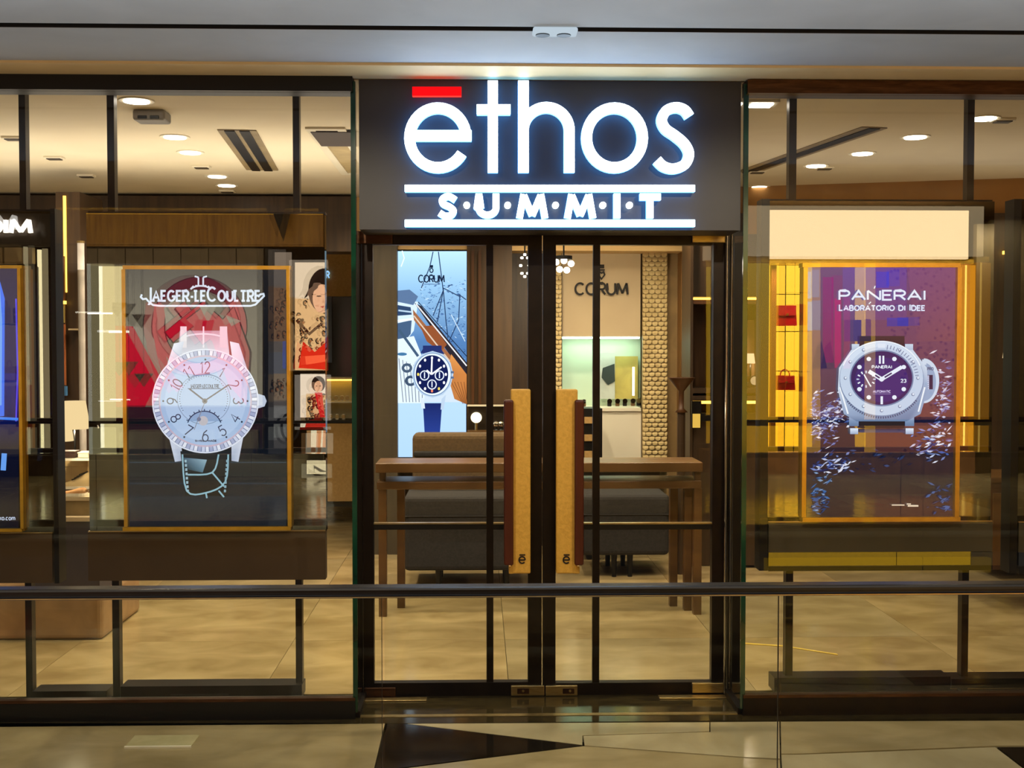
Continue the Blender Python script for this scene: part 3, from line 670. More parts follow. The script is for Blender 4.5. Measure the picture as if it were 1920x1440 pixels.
A.line([(1620, 702), (1631, 722)], 2.5, dw)
A.text('PANERAI', 1635, 1672, 690.5, 5, 1.3, dw); A.text('AUTOMATIC', 1637, 1670, 736, 4, 1.1, (200, 190, 230)); A.rect(1637, 738, 1670, 739, (150, 140, 190)); A.text('23', 1689, 1699, 717, 6, 1.5, dw)
for (p, q, wd) in (((1653, 711), (1629, 696), 7.5), ((1653, 711), (1691, 688), 7)):
    A.line([p, q], wd, dw); m1 = [(p[0]*.85+q[0]*.15, p[1]*.85+q[1]*.15), (p[0]*.5+q[0]*.5, p[1]*.5+q[1]*.5)]; A.line(m1, 3, (50, 40, 100))
A.ell(1653, 711, 4.5, 4.5, dw, 16)
A.build('screen_picture', MATS['screen_light'], t)
# --- far right panel, mostly outside the picture
t = panel('watch_display', 'dark display panel at the right border with a black edge post', 1910, 2300, 377, 978, 1075, (1975, 493, 2262, 978), 8, M_lowpan2, (1897, 1911))

# ================================================================== inside the shop: ceiling fittings
def place_light(x, y):
    p = FL(x, y, ZC); return (p.x, p.y, ZC)
DL = None
dl_px = [((256, 188), 'recessed downlight nearest the glass in the left window, above the smoke detector'),
         ((328, 256), 'second recessed downlight of the diagonal row in the left window'),
         ((357, 285), 'third recessed downlight of the diagonal row in the left window'),
         ((407, 330), 'fourth recessed downlight of the left diagonal row, beside a small sensor'),
         ((425, 347), 'last and smallest recessed downlight of the left diagonal row'),
         ((1845, 221), 'largest recessed downlight in the right window, right of the mullion'),
         ((1716, 256), 'recessed downlight second from the right border in the right window'),
         ((1617, 287), 'recessed downlight in the middle of the right window ceiling'),
         ((1530, 310), 'recessed downlight right of the diagonal ceiling slot in the right window'),
         ((1424, 350), 'recessed downlight low behind the diagonal slot near the sign')]
for (x, y), lab in dl_px:
    loc = place_light(x, y)
    lamp('SPOT', (loc[0], loc[1], ZC - .012), 92 if x < 960 else 50, WARM, .03, (loc[0], loc[1], 0), 150, name='downlight_lamp', blend=.8)
    if DL is None:
        DL = thing('downlight', loc, lab, 'light', 'recessed downlights of the shop ceiling')
        mb = MB(); c = Vector(loc); mb.lathe([(.062, -.004), (.088, -.006), (.09, .0)], c, 24); mb.build('trim_ring', M_white, DL)
        MB().lathe([(.064, -.010), (.064, -.004)], c, 24).build('lens', M_lens, DL)
    else:
        o = copy_tree(DL, None, loc); o['label'] = lab
# twin adjustable spot near the sign
q = place_light(1398, 192); t = thing('twin_spot', q, 'pair of bright square spotlights just right of the sign board', 'light', None)
MB().box((q[0] - .16, q[1] - .07, ZC - .012), (q[0] + .16, q[1] + .07, ZC + .005)).build('housing', M_white, t)
for dx in (-.08, .08): MB().rbox((q[0] + dx - .055, q[1] - .045, ZC - .02), (q[0] + dx + .055, q[1] + .045, ZC - .011), .004).build('lens', M_lens, t)
# smoke detector
q = place_light(285, 210); t = thing('smoke_detector', q, 'grey boxy smoke detector with two dark slots on the left ceiling', 'detector')
MB().rbox((q[0] - .085, q[1] - .07, ZC - .055), (q[0] + .085, q[1] + .07, ZC + .002), .014).build('body', mat('grey_plastic', (150, 146, 140), .5), t)
for dx in (-.032, .032): MB().rbox((q[0] + dx - .024, q[1] - .077, ZC - .05), (q[0] + dx + .024, q[1] - .066, ZC - .032), .003).build('sensor_slot', M_black, t)
for (x, y, lab) in ((378, 311, 'small square sensor between the third and fourth left downlights'), (426, 357, 'tiny dark sensor below the last left downlight'),
                    (25, 257, 'small dark slit at the left border of the ceiling'), (102, 294, 'faint thin ceiling slit left of the second mullion'), (162, 328, 'thin pale ceiling slit low beside the second mullion'),
                    (1546, 313, 'small square sensor right of the fourth right downlight'), (1880, 223, 'small dark sensor by the right border downlight'), (1420, 320, 'tiny ceiling sensor by the diagonal slot')):
    q = place_light(x, y); t = thing('ceiling_sensor', q, lab, 'sensor')
    MB().rbox((q[0] - .06, q[1] - .04, ZC - .014), (q[0] + .06, q[1] + .04, ZC + .002), .005).build('base', M_white, t)
    MB().rbox((q[0] - .045, q[1] - .03, ZC - .02), (q[0] + .045, q[1] + .03, ZC - .013), .003).build('cover', mat('sensor_dark', (70, 60, 46), .5), t)
# linear diffusers
def diffuser(pts, label, n, wd):
    a, b = FL(*pts[0], ZC), FL(*pts[1], ZC); d = (b - a).normalized(); nrm = Vector((-d.y, d.x, 0))
    t = thing('linear_diffuser', tuple((a + b) / 2), label, 'vent')
    mb = MB(); e = wd * (n * .5 + .3)
    mb.prism([a + nrm*e + Vector((0,0,-.001)), b + nrm*e + Vector((0,0,-.001)), b - nrm*e + Vector((0,0,-.001)), a - nrm*e + Vector((0,0,-.001))], (0, 0, -.005)); mb.build('flange', mat('diffuser_tan', (150, 132, 98), .5), t)
    for k in range(n):
        o = (k - (n-1)/2) * wd; c = Vector((0, 0, -.012))
        MB().prism([a + nrm*(o + wd*.34) + c, b + nrm*(o + wd*.34) + c, b + nrm*(o - wd*.34) + c, a + nrm*(o - wd*.34) + c], (0, 0, .006)).build('slot', M_black, t)
diffuser(((444, 243), (492, 318)), 'twin slot linear air diffuser in the left window ceiling', 2, .085)
diffuser(((1640, 238), (1400, 322)), 'long single slot air diffuser running diagonally in the right window ceiling', 1, .10)
# recessed hatch
a_, b_ = FL(572, 238, ZC), FL(700, 325, ZC)
t = thing('ceiling_hatch', ((a_.x+b_.x)/2, (a_.y+b_.y)/2, ZC), 'square recessed ceiling hatch with a dark opening left of the sign', 'hatch')
fr = MB(); y0, y1, x0, x1 = min(a_.y, b_.y), max(a_.y, b_.y), a_.x, b_.x
for bx in ((x0, y0, x1, y0 + .05), (x0, y1 - .05, x1, y1), (x0, y0 + .05, x0 + .05, y1 - .05), (x1 - .05, y0 + .05, x1, y1 - .05)): fr.box((bx[0], bx[1], ZC - .012), (bx[2], bx[3], ZC + .002))
fr.build('frame', M_white, t)
MB().box((x0 + .05, y0 + .05, ZC - .006), (x1 - .05, y1 - .05, ZC - .001)).build('inner_board', mat('hatch_yellow', (176, 156, 112), .7), t)
q0, q1 = FL(582, 243, ZC), FL(690, 270, ZC)
MB().box((q0.x, q0.y, ZC - .016), (q1.x, q1.y, ZC - .006)).build('grille_opening', mat('hatch_dark', (60, 42, 28), .7), t)

# ================================================================== inside the shop: left bay
M_boxg = mat('grey_plinth', (70, 64, 68), .6, 0, (62, 57, 60), 3)
pil = pxbox('wall_pier', 108, 360, 153, 1010, 8.3, .5, M_dkwood); pil['kind'] = 'structure'
o = pxbox('brass_strip', 119, 367, 124, 548, 8.29, .01, M_led); tag(o, 'thin amber glowing strip running up the dark pier', 'light strip')
t = thing('lit_niche', base_at(113, 610, 8.2, P(113, 610, 8.2).z), 'small amber lit niche with orange and blue items between the left panels', 'display niche')
pxbox('niche_back', 106, 480, 122, 745, 8.27, .02, M_walnut, t); pxbox('led_strip', 105, 564, 122, 570, 8.24, .03, M_led, t)
pxbox('yellow_card', 106, 572, 120, 605, 8.25, .02, mat('yellow_card', (170, 150, 80), .7), t); pxbox('orange_card', 107, 608, 122, 722, 8.25, .02, mat('orange_card', (176, 100, 52), .7), t)
pxbox('blue_card', 108, 724, 124, 742, 8.24, .03, mat('blue_card', (70, 130, 190), .6), t)
t = thing('white_post', base_at(153, 757, 7.9, 0), 'slim round white post rising behind the table lamp', 'post')
a_, b_ = P(155, 758, 7.9), P(148, 456, 7.9)
MB().tube((a_.x, a_.y, 0), (a_.x, a_.y, b_.z), .022, 14).build('shaft', mat('white_post_paint', (214, 206, 200), .4), t)
MB().tube((a_.x, a_.y, b_.z), (a_.x, a_.y, b_.z + .015), .026, 14).build('cap', M_steel, t)
o = pxbox('hanging_rail', 128, 616, 148, 619, 8.2, .1, M_beige); tag(o, 'short pale rail on the dark pier beside the white post', 'rail')
# shoe plinth with lamps and shoes
YS1 = 7.0
t = thing('display_plinth', base_at(140, 1090, YS1, 0), 'grey stepped plinth between the left panels carrying shoes and lamps', 'plinth')
za = P(140, 973, YS1).z
pxbox('body', 60, 978, 186, 1112, YS1, .75, M_boxg, t); pxbox('top', 56, 970, 190, 978, YS1 - .01, .77, M_beige, t)
xa_, xb_ = P(-60, 1150, YS1).x, P(194, 1150, YS1).x
MB().rbox((xa_, YS1 - .02, 0), (xb_, YS1 + .76, P(0, 1112, YS1).z), .03).build('base_block', mat('plinth_tan', (176, 140, 96), .6), t)
pxbox('riser', 112, 939, 184, 970, YS1 + .06, .6, mat('riser_felt', (150, 128, 84), .8), t); pxbox('riser_top', 100, 932, 188, 939, YS1 + .05, .64, M_beige, t)
pxbox('shoe_block', 128, 921, 184, 932, YS1 + .26, .3, M_oak, t)
pxbox('upper_shelf', 112, 860, 186, 864, YS1 + .30, .3, M_white, t); pxbox('shelf_support', 176, 864, 182, 932, YS1 + .34, .03, M_black, t)
zR, zS, zU = P(0, 932, YS1 + .05).z + .001, P(0, 921, YS1 + .26).z + .001, P(0, 860, YS1 + .30).z + .001
def shoe(x0, x1, yb, h, Y, z0, name, label, m, laces):
    t = thing(name, base_at((x0+x1)/2, yb, Y, z0), label, 'shoe', None)
    X0, X1 = P(x0, yb, Y).x, P(x1, yb, Y).x; L = X1 - X0; hh = h * Y / F
    prof = [(0, .30, .62), (.08, .42, .95), (.2, .48, 1.0), (.34, .44, .86), (.5, .45, .66), (.66, .5, .45), (.82, .5, .34), (.94, .38, .24), (1.0, .12, .14)]   # heel to toe: half width, height
    mb = MB(); n = 10; rings = []
    for (u, wv, hv) in prof:
        rings.append(len(mb.v))
        for k in range(n + 1):
            a = math.pi * k / n; mb.v.append(Vector((X1 - u*L, Y + .11 - math.cos(a)*wv*.1, z0 + .016 + math.sin(a)**.7 * hv * hh)))
    for r0, r1 in zip(rings, rings[1:]):
        for k in range(n): mb.f.append([r0+k, r0+k+1, r1+k+1, r1+k]); mb.m.append(0); mb.c.append(None)
    for r_ in (rings[0], rings[-1]): mb.f.append([r_+k for k in range(n+1)]); mb.m.append(0); mb.c.append(None)
    mb.build('upper', m, t, smooth=True)
    so = MB(); pts = [(X1 - u*L, Y + .11 - wv*.105, z0) for u, wv, _ in prof] + [(X1 - u*L, Y + .11 + wv*.105, z0) for u, wv, _ in reversed(prof)]
    so.prism(pts, (0, 0, .017)).build('sole', M_white, t)
    if laces:
        for k in range(4):
            u = .36 + .08*k; hv = .86 - .13*k + .1; x = X1 - u*L
            MB().tube((x - .01, Y + .06, z0 + .012 + hv*hh*.95), (x + .012, Y + .14, z0 + .018 + hv*hh), .0045, 6).build('lace', M_ink, t)
shoe(108, 168, 921, 26, YS1 + .28, zS, 'sneaker', 'pale lace-up sneaker on the plinth between the left panels', mat('pale_suede', (206, 180, 128), .8), True)
shoe(104, 150, 932, 10, YS1 - .09 + .09, zR, 'flat_shoe', 'tan flat shoe lying in front of the lace-up sneaker', mat('tan_suede', (176, 124, 66), .8), False)
def table_lamp(xs0, xs1, ys0, ys1, Y, zb0, label):
    c = base_at((xs0+xs1)/2, ys1, Y, zb0); t = thing('table_lamp', c, label, 'lamp', None)
    r0 = (xs1-xs0)/2*Y/F; zt, zb_ = P(0, ys0, Y).z, P(0, ys1, Y).z
    MB().lathe([(r0, zb_ - c[2]), (r0*.72, zt - c[2])], c, 28).build('lamp_shade', M_shade, t, smooth=False)
    lamp('POINT', (c[0], c[1] - .02, zb_ - .02), 5 if r0 > .05 else .5, (1, .84, .56), .012, name='table_lamp_bulb')
    MB().tube(c, (c[0], c[1], zb_ + .01), .007, 8).build('stem', M_black, t); rb = min(.05, r0*.7); MB().lathe([(rb, 0), (rb, .012), (.012, .02)], c, 20).build('base', M_black, t)
table_lamp(112, 168, 752, 804, YS1 + .52, zU, 'cream shaded table lamp standing on the white shelf of the plinth')
table_lamp(92, 137, 776, 827, YS1 + .19, zR, 'lower cream table lamp partly hidden by the left border panel')
for (x0, x1, y0, y1, c, lab) in ((120, 164, 878, 931, (206, 176, 120), 'cream carton standing under the white shelf behind the lace-up sneaker'), (146, 166, 848, 859, (232, 222, 196), 'small white box on the shelf beside the table lamp'),
                                 (112, 140, 846, 859, (60, 34, 22), 'dark brown box on the shelf behind the lamp stem')):
    zq = zU if y1 < 870 else zR; hq = (y1 - y0)*YS1/F; Yq = YS1 + .33 if y1 < 870 else YS1 + .58
    X0, X1 = P(x0, 860, Yq).x, P(x1, 860, Yq).x; dq = .1 if y1 < 870 else .08
    t = thing('display_box', ((X0+X1)/2, Yq, zq), lab, 'box'); mq = mat('box_%d_%d' % (x0, y0), c, .7)
    MB().rbox((X0, Yq, zq), (X1, Yq + dq, zq + hq*.75), .004).build('body', mq, t); MB().rbox((X0 - .003, Yq - .003, zq + hq*.75), (X1 + .003, Yq + dq + .003, zq + hq), .003).build('lid', mq, t)

# ================================================================== inside the shop: wall display left of the doors
YB = 11.4
t = thing('wall_showcase', base_at(640, 945, YB, 0), 'tan wall showcase with a small lit case of watches beside the green glass edge', 'showcase')
pxbox('upper_panel', 596, 471, 668, 555, YB, .4, M_tan, t); pxbox('dark_niche', 596, 556, 668, 707, YB + .1, .3, mat('dark_mirror', (34, 26, 20), .12), t)
pxbox('case_back', 596, 709, 668, 790, YB + .3, .1, mat('case_green_white', (196, 186, 150), .6), t); pxbox('case_top', 596, 707, 668, 711, YB - .01, .3, M_beige, t)
pxbox('case_floor', 596, 788, 668, 793, YB - .01, .42, M_black, t); pxbox('led_strip', 598, 711, 666, 714, YB + .22, .03, M_led, t)
pxbox('lower_panel', 596, 794, 668, 940, YB, .4, M_tan, t); pxbox('kick', 596, 941, 668, 950, YB + .03, .36, M_black, t)
sh = pxbox('glass_shelf', 597, 753, 667, 755, YB + .05, .2, M_white, t)
for k, (x, y) in enumerate(((618, 752), (630, 752), (641, 752), (651, 752), (620, 787), (632, 787), (644, 787))):
    q = P(x, y, YB + .12); r = .02
    wt_ = thing('wristwatch', (q.x, q.y, q.z), '%s watch %s in the lit tan wall case' % (('leftmost', 'second', 'third', 'rightmost', 'left', 'middle', 'right')[k], 'on the glass shelf' if k < 4 else 'on the floor'), 'watch', 'watches in the lit wall case')
    MB().lathe([(r, 0), (r, .012)], q + Vector((0, 0, .03)), 14, axis='y').build('case', M_steel, wt_); MB().rbox((q.x - .015, q.y + .004, q.z), (q.x + .015, q.y + .03, q.z + .055), .006).build('cushion', M_white, wt_)
mb = MB()
for st in text_strokes('IR', 609, 617, 521, 12): mb.ribbon(st, 2, lambda x, y: P(x, y, YB - .02), (0, .018, 0))
t2 = mb.build('lit_letters', emit('blue_letters', (150, 200, 255), 1.2), t)
pxbox('blue_reflection', 606, 556, 622, 680, YB + .085, .012, mat('blue_reflection_tone', (84, 100, 132), .5), t)  # blue panel coloured in for a suit-like reflection

# ================================================================== through the doors: left leaf
YW = 9.9
o = pxbox('wall_pier', 668, 440, 745, 1045, YW - .1, .5, mat('olive_panel', (70, 60, 42), .5, 0, (60, 51, 35), 3, (4, 4, .5))); o['kind'] = 'structure'
o = pxbox('wall_pier', 876, 440, 960, 1045, YW - .02, .5, mat('umber_panel', (84, 62, 38), .5, 0, (70, 51, 30), 3, (4, 4, .5))); o['kind'] = 'structure'
o = pxbox('wall_pier', 958, 440, 1054, 1045, YW + .3, .5, M_dkwood); o['kind'] = 'structure'
for x in (884, 897): o = pxbox('wall_rib', x, 470, x + 5, 815, YW - .05, .04, M_walnut); o['kind'] = 'structure'
t = thing('light_box', base_at(810, 856, YW, P(810, 856, YW).z), 'tall bright light box with a sailing yacht and a blue watch behind the doors', 'light box')
pxbox('case', 744, 468, 877, 858, YW, .12, M_black, t)
A = Art(YW - .004)
A.rect(746, 471, 875, 540, (176, 216, 244), (140, 184, 220)); A.rect(746, 540, 875, 640, (140, 184, 220), (76, 118, 170)); A.rect(746, 640, 875, 760, (76, 118, 170), (60, 96, 146)); A.rect(746, 700, 875, 756, (190, 206, 220)); A.rect(746, 754, 874, 857, (168, 200, 232), (162, 196, 230))
rnd = random.Random(11)
for k in range(420):
    x, y = rnd.uniform(788, 873), rnd.uniform(520, 690)
    if y > 470 + (x - 746)*2.3: continue
    wv = rnd.uniform(1, 4); h_ = rnd.uniform(-2, 2); A.poly([(x - wv, y - h_), (x, y - wv*.35), (min(x + wv, 874), y + h_), (x, y + wv*.45)], rnd.choice([(62, 96, 146), (128, 166, 204), (170, 200, 224), (84, 122, 172), (50, 80, 126), (100, 140, 184)]))
A.poly([(746, 560), (778, 565), (784, 566), (776, 620), (746, 660)], (196, 216, 234)); A.poly([(746, 545), (768, 543), (784, 556), (775, 572), (746, 566)], (84, 110, 146)); A.poly([(746, 572), (770, 576), (772, 590), (746, 592)], (44, 66, 100)); A.line([(747, 582), (771, 585)], 3, (170, 194, 214)); A.poly([(746, 606), (772, 600), (770, 626), (762, 636), (746, 636)], (64, 88, 120)); A.line([(746, 602), (776, 598)], 4, (236, 244, 250))
A.poly([(777, 568), (790, 574), (875, 680), (875, 712)], (40, 36, 44)); A.poly([(774, 580), (872, 700), (872, 712), (860, 708), (776, 600)], (150, 96, 62)); A.poly([(788, 612), (812, 610), (838, 646), (826, 660), (800, 640)], (136, 76, 44)); A.line([(780, 570), (875, 686)], 2.5, (214, 214, 216)); A.line([(776, 592), (866, 706)], 2.5, (206, 186, 166)); A.line([(784, 566), (875, 668)], 1.5, (26, 34, 52))
A.poly([(846, 664), (875, 702), (875, 758), (852, 748), (838, 700)], [(206, 140, 76), (190, 120, 60), (150, 90, 44), (176, 112, 60)])
for k in range(5): A.line([(846 + k*6, 716), (868 + k*2, 757)], 1, (110, 66, 36))
A.poly([(746, 636), (776, 630), (800, 690), (795, 756), (746, 756)], (206, 220, 232))
for k in range(7): A.line([(748 + 7*k, 672 + k*3), (756 + 6*k, 754)], 1.3, (96, 106, 120))
A.line([(748, 618), (784, 668)], 5, (60, 84, 110)); A.ring(763, 690, 10, 9, 5, (66, 84, 106), 20); A.ring(770, 714, 11, 10, 5, (56, 74, 98), 20); A.ell(754, 664, 9, 3, (60, 110, 150))
for l in ([(812, 472), (806, 500), (790, 540)], [(822, 472), (831, 545), (812, 592)], [(831, 540), (836, 600), (840, 634)], [(831, 540), (862, 556), (860, 600), (842, 640)], [(860, 552), (874, 562)], [(831, 545), (820, 604)]): A.line(l, 1.8, (38, 58, 92))
A.line([(846, 590), (872, 640)], 1.5, (190, 210, 226)); A.line([(754, 470), (758, 484), (752, 500)], 2, (220, 236, 250))
ik = (20, 32, 56)
A.text('CORUM', 785, 833, 529, 13, 2.2, ik, gap=.16); A.rect(806, 497, 812, 502, ik); A.ring(809, 507, 4, 5, 2, ik, 16); A.rect(795, 532, 824, 533.5, (80, 110, 150))
A.rect(793, 648, 828, 664, (30, 42, 96)); A.poly([(788, 662), (796, 650), (824, 650), (834, 664)], (34, 46, 100))
A.poly([(793, 756), (829, 756), (825, 811), (796, 811)], [(24, 36, 92), (24, 36, 92), (36, 56, 130), (36, 56, 130)]); A.poly([(788, 744), (795, 748), (797, 766), (790, 766)], (196, 210, 226)); A.poly([(836, 740), (828, 748), (826, 768), (832, 768)], (170, 190, 212))
A.ell(811, 702, 39, 44, (168, 190, 212), 12); A.ell(811, 702, 36, 41, (210, 224, 238), 40); A.ring(811, 702, 36, 41, 2, (120, 144, 176), 40); A.rect(845, 696, 851, 700, (80, 100, 130)); A.rect(845, 706, 851, 710, (80, 100, 130)); A.ell(810, 702, 30.5, 36, (16, 26, 74), 40)
fc = [(230, 230, 236), (224, 200, 90), (220, 120, 90), (230, 230, 236)]
for k in range(12):
    a = 90 - 30*k; A.ell(810 + 26*math.cos(R(a)), 702 - 31*math.sin(R(a)), 2.2, 3, fc[k % 4] if 3 < k < 10 else fc[0], 8)
for (x, y) in ((796, 704), (824, 704), (810, 721)): A.ring(x, y, 9, 9.5, 2, (206, 216, 232), 24); A.line([(x, y - 6), (x, y + 5)], 2, (206, 216, 232))
for q in ((810, 670), (828, 688), (800, 694)): A.line([(809, 702), q], 3, (220, 226, 236))
A.build('picture', art_mat('lightbox_light', 1.45), t)
# counter right of the light box, its globe added for a reflected bright spot
YG = 9.7
t = thing('side_counter', base_at(910, 820, YG, 0), 'dark counter with a pale top edge behind the left door handle', 'counter')
pxbox('body', 878, 814, 950, 1048, YG, .12, M_dkwood, t); pxbox('top', 876, 808, 952, 815, YG - .02, .145, M_oak, t)
pxbox('glass_line', 876, 759, 950, 762, YG + .09, .03, M_white, t); pxbox('glass_back', 878, 762, 950, 808, YG + .115, .008, mat('smoked_back', (44, 36, 28), .2), t)
c = P(893, 783, YG + .04); zc_ = P(893, 808, YG - .02).z + .001; g = thing('reflected_globe', (c.x, c.y, zc_), 'small glowing globe standing in for a reflected bright spot beside the light box', 'lamp')
MB().lathe([(.045*math.sin(R(a)) + .001, -.045*math.cos(R(a))) for a in range(0, 181, 15)], c, 18).build('globe', emit('reflected_globe_glow', (255, 236, 190), 2.2), g, smooth=True)
MB().tube((c.x, c.y, zc_), (c.x, c.y, c.z - .04), .012, 10).build('stem', M_steel, g)  # stem added under the stand-in globe
for k, x in enumerate((930, 939)):
    q = P(x, 808, YG + .04); q.z = zc_; g = thing('jewel_stand', (q.x, q.y, q.z), ('small shiny ornament on the counter next to the handle' if k else 'small shiny ornament on the counter left of its twin'), 'ornament')
    MB().lathe([(.02, 0), (.012, .01), (.012, .03)], q, 14).build('foot', M_black, g); MB().lathe([(.026*math.sin(R(a)) + .001, .052 - .026*math.cos(R(a))) for a in range(0, 181, 20)], q, 14).build('ball', mat('chrome', (230, 225, 215), .08, 1), g, smooth=True)

# ================================================================== through the doors: right leaf
YC = 10.2
t = thing('brand_wall_unit', base_at(1126, 866, YC, 0), 'beige wall unit with black lettering over a mint lit niche and white counter', 'wall unit')
pxbox('fascia', 1054, 471, 1201, 631, YC, .4, M_beige, t)
pxbox('niche_back', 1054, 631, 1201, 770, YC + .36, .04, mat('mint_lacquer', (206, 226, 204), .5, 0, (200, 220, 198), 3), t); pxbox('niche_light', 1056, 631.5, 1199, 635, YC + .1, .15, emit('mint_light', (224, 255, 226), 9.0), t)
pxbox('counter_top', 1052, 765, 1202, 771, YC - .06, .46, M_white, t); pxbox('counter_body', 1052, 771, 1202, 868, YC - .04, .44, M_white, t); pxbox('counter_kick', 1052, 868, 1202, 1030, YC, .4, M_black, t)
mb = MB(); fn = lambda x, y: P(x, y, YC - .02)
for st in text_strokes('CORUM', 1079, 1177, 552, 21, gap=.2): mb.ribbon(st, 3.6, fn, (0, .018, 0))
mb.build('wall_letters', M_ink, t)
mb = MB(); mb.ribbon([(1128, 496), (1128, 503)], 10, fn, (0, .018, 0)); mb.ribbon([(1122, 506), (1134, 506)], 2.5, fn, (0, .018, 0)); mb.ribbon([(1128, 523), (1122, 515), (1124, 509.5), (1128, 512), (1132, 509.5), (1134, 515)], 2.6, fn, (0, .018, 0), closed=True)
mb.build('crest', M_ink, t)
pxbox('lit_bar', 1186, 688, 1190, 742, YC + .2, .02, emit('bar_light', (255, 244, 190), 3), t)
pxbox('yellow_backing', 1153, 668, 1196, 748, YC + .3, .02, mat('yellow_back', (196, 180, 96), .6), t)
pc = pxbox('watch_print', 1124, 662, 1153, 748, YC + .29, .02, mat('print_white', (206, 212, 206), .5), t)
mb = MB(); fn2 = lambda x, y: P(x, y, YC + .285); mb.prism([fn2(1130, 690), fn2(1152, 682), fn2(1153, 715), fn2(1140, 722), fn2(1128, 708)], (0, -.004, 0)); mb.build('print_ink', mat('dark_teal', (44, 60, 60), .5), pc)
for k, (x, y) in enumerate(((1095, 764), (1143, 764), (1158, 758), (1172, 758), (1187, 768), (1198, 762))):
    q = P(x, 764, YC + .02 + .02*k); q.z = P(0, 765, YC - .06).z + .001; r = .022 if k else .018
    g = thing('wristwatch', (q.x, q.y, q.z), 'steel watch on the white counter under the beige unit, %s from the left' % ('first', 'second', 'third', 'fourth', 'fifth', 'sixth')[k], 'watch', 'watches on the white counter')
    MB().lathe([(r, 0), (r, .014)], q + Vector((0, 0, .045)), 16, axis='y').build('case', mat('chrome', (230, 225, 215), .08, 1), g)
    MB().rbox((q.x - .018, q.y + .004, q.z), (q.x + .018, q.y + .04, q.z + .06), .006).build('cushion', M_black if k % 2 else M_oak, g)
def scale_screen(x0, x1, lab, cols):
    t = thing('scale_screen', base_at((x0+x1)/2, 866, YC - .1, 0), lab, 'screen')
    pxbox('backing', x0, 471, x1, 867, YC - .08, .06, mat('screen_backing', (160, 136, 90), .6), t)
    mb = MB(); u = (x1 - x0) / cols; n = int(396 / 8.6)
    for r in range(n):
        for c_ in range(cols + (r % 2)):
            cx, cy = x0 + (c_ + (.5 if r % 2 == 0 else 0)) * u, 474 + r*8.6
            a0, a1 = max(cx - u*.46, x0), min(cx + u*.46, x1); cx = (a0+a1)/2; h = (a1-a0)/2
            if h < 1.5: continue
            top, bot = P(cx, cy, YC - .083), P(cx, cy + 9.5, YC - .1); pts = [P(cx - h, cy, YC - .083)] + [P(cx - h*math.cos(R(a)), cy + 4 + 4.5*math.sin(R(a)), YC - .1) for a in (0, 45, 90, 135, 180)] + [P(cx + h, cy, YC - .083)]
            mb.prism(pts, (0, .006, 0))
    o = mb.build('scales', M_scale, t); o['kind'] = 'stuff'
scale_screen(1205, 1251, 'tall ivory fish-scale screen right of the beige wall unit', 4)
scale_screen(1042, 1053, 'narrow ivory fish-scale screen beside the right door handle', 1)
o = pxbox('wall_pier', 1251, 471, 1275, 1035, YC - .02, .4, mat('tan_wall', (150, 122, 76), .7)); o['kind'] = 'structure'
o = pxbox('wall_pier', 1276, 440, 1294, 1035, YC - .2, .5, mat('amber_wood', (140, 98, 44), .45, 0, (104, 70, 28), 4, (6, 6, .4))); o['kind'] = 'structure'
# small round side table by the scale screen
q = P(1277, 868, 8.9); t = thing('pedestal_bowl', (q.x, q.y, 0), 'brown flared bowl on a stand right of the fish-scale screen', 'bowl')
c = Vector((q.x, q.y, P(1277, 768, 8.9).z - .02)); MB().lathe([(.05, 0), (.02, .03), (.02, .16), (.10, .26), (.105, .265), (.085, .255)], c, 24).build('bowl', M_walnut, t, smooth=True); MB().tube((c.x, c.y, 0), c, .03, 12).build('stand', M_dkwood, t)

# dark shelving at the right, seen through door, return pane and right window
def shelf_unit(x0, x1, Y, label, cat='shelving'):
    t = thing('shelf_unit', base_at((x0+x1)/2, 900, Y, 0), label, cat)
    pxbox('back_panel', x0, 400, x1, 1060, Y + .38, .03, mat('amber_panel', (120, 80, 42), .5, 0, (92, 60, 30), 4, (4, 4, .5)), t)
    for a_ in (x0, x1 - 5): pxbox('upright', a_, 400, a_ + 5, 1060, Y, .4, M_dkwood, t)
    pxbox('top_box', x0 + 5, 400, x1 - 5, 556, Y + .05, .33, M_dkwood, t)
    pxbox('led_strip', x0 + 5, 558, x1 - 5, 562, Y + .2, .03, M_led, t); pxbox('shelf', x0 + 5, 562, x1 - 5, 570, Y, .38, M_walnut, t)
    pxbox('shelf', x0 + 5, 728, x1 - 5, 737, Y, .38, M_dkwood, t); pxbox('shelf', x0 + 5, 742, x1 - 5, 750, Y, .38, M_dkwood, t); pxbox('led_strip', x0 + 5, 752, x1 - 5, 757, Y + .05, .03, M_led, t)
    pxbox('base_cabinet', x0 + 5, 790, x1 - 5, 1060, Y + .02, .36, M_dkwood, t); pxbox('counter', x0 + 5, 775, x1 - 5, 790, Y - .02, .4, M_black, t)
    return t
YS2 = 9.2
shelf_unit(1294, 1345, YS2, 'dark shelving unit with amber lit shelves seen at the right edge of the door glass')
shelf_unit(1362, 1436, YS2 - .1, 'dark shelving unit with amber lit shelves left of the dive watch panel')
for (x0, x1, lab) in ((1300, 1313, 'lit cream gift card standing low in the dark shelving behind the right door'),):
    q = base_at((x0+x1)/2, 806, YS2 - .1, P(0, 806, YS2).z); g = thing('gift_card', q, lab, 'card')
    pxbox('frame', 1297, 752, 1315, 803, YS2 - .06, .02, M_black, g); pxbox('card', 1299, 776, 1313, 802, YS2 - .07, .009, emit('card_glow', (255, 206, 90), .8), g)
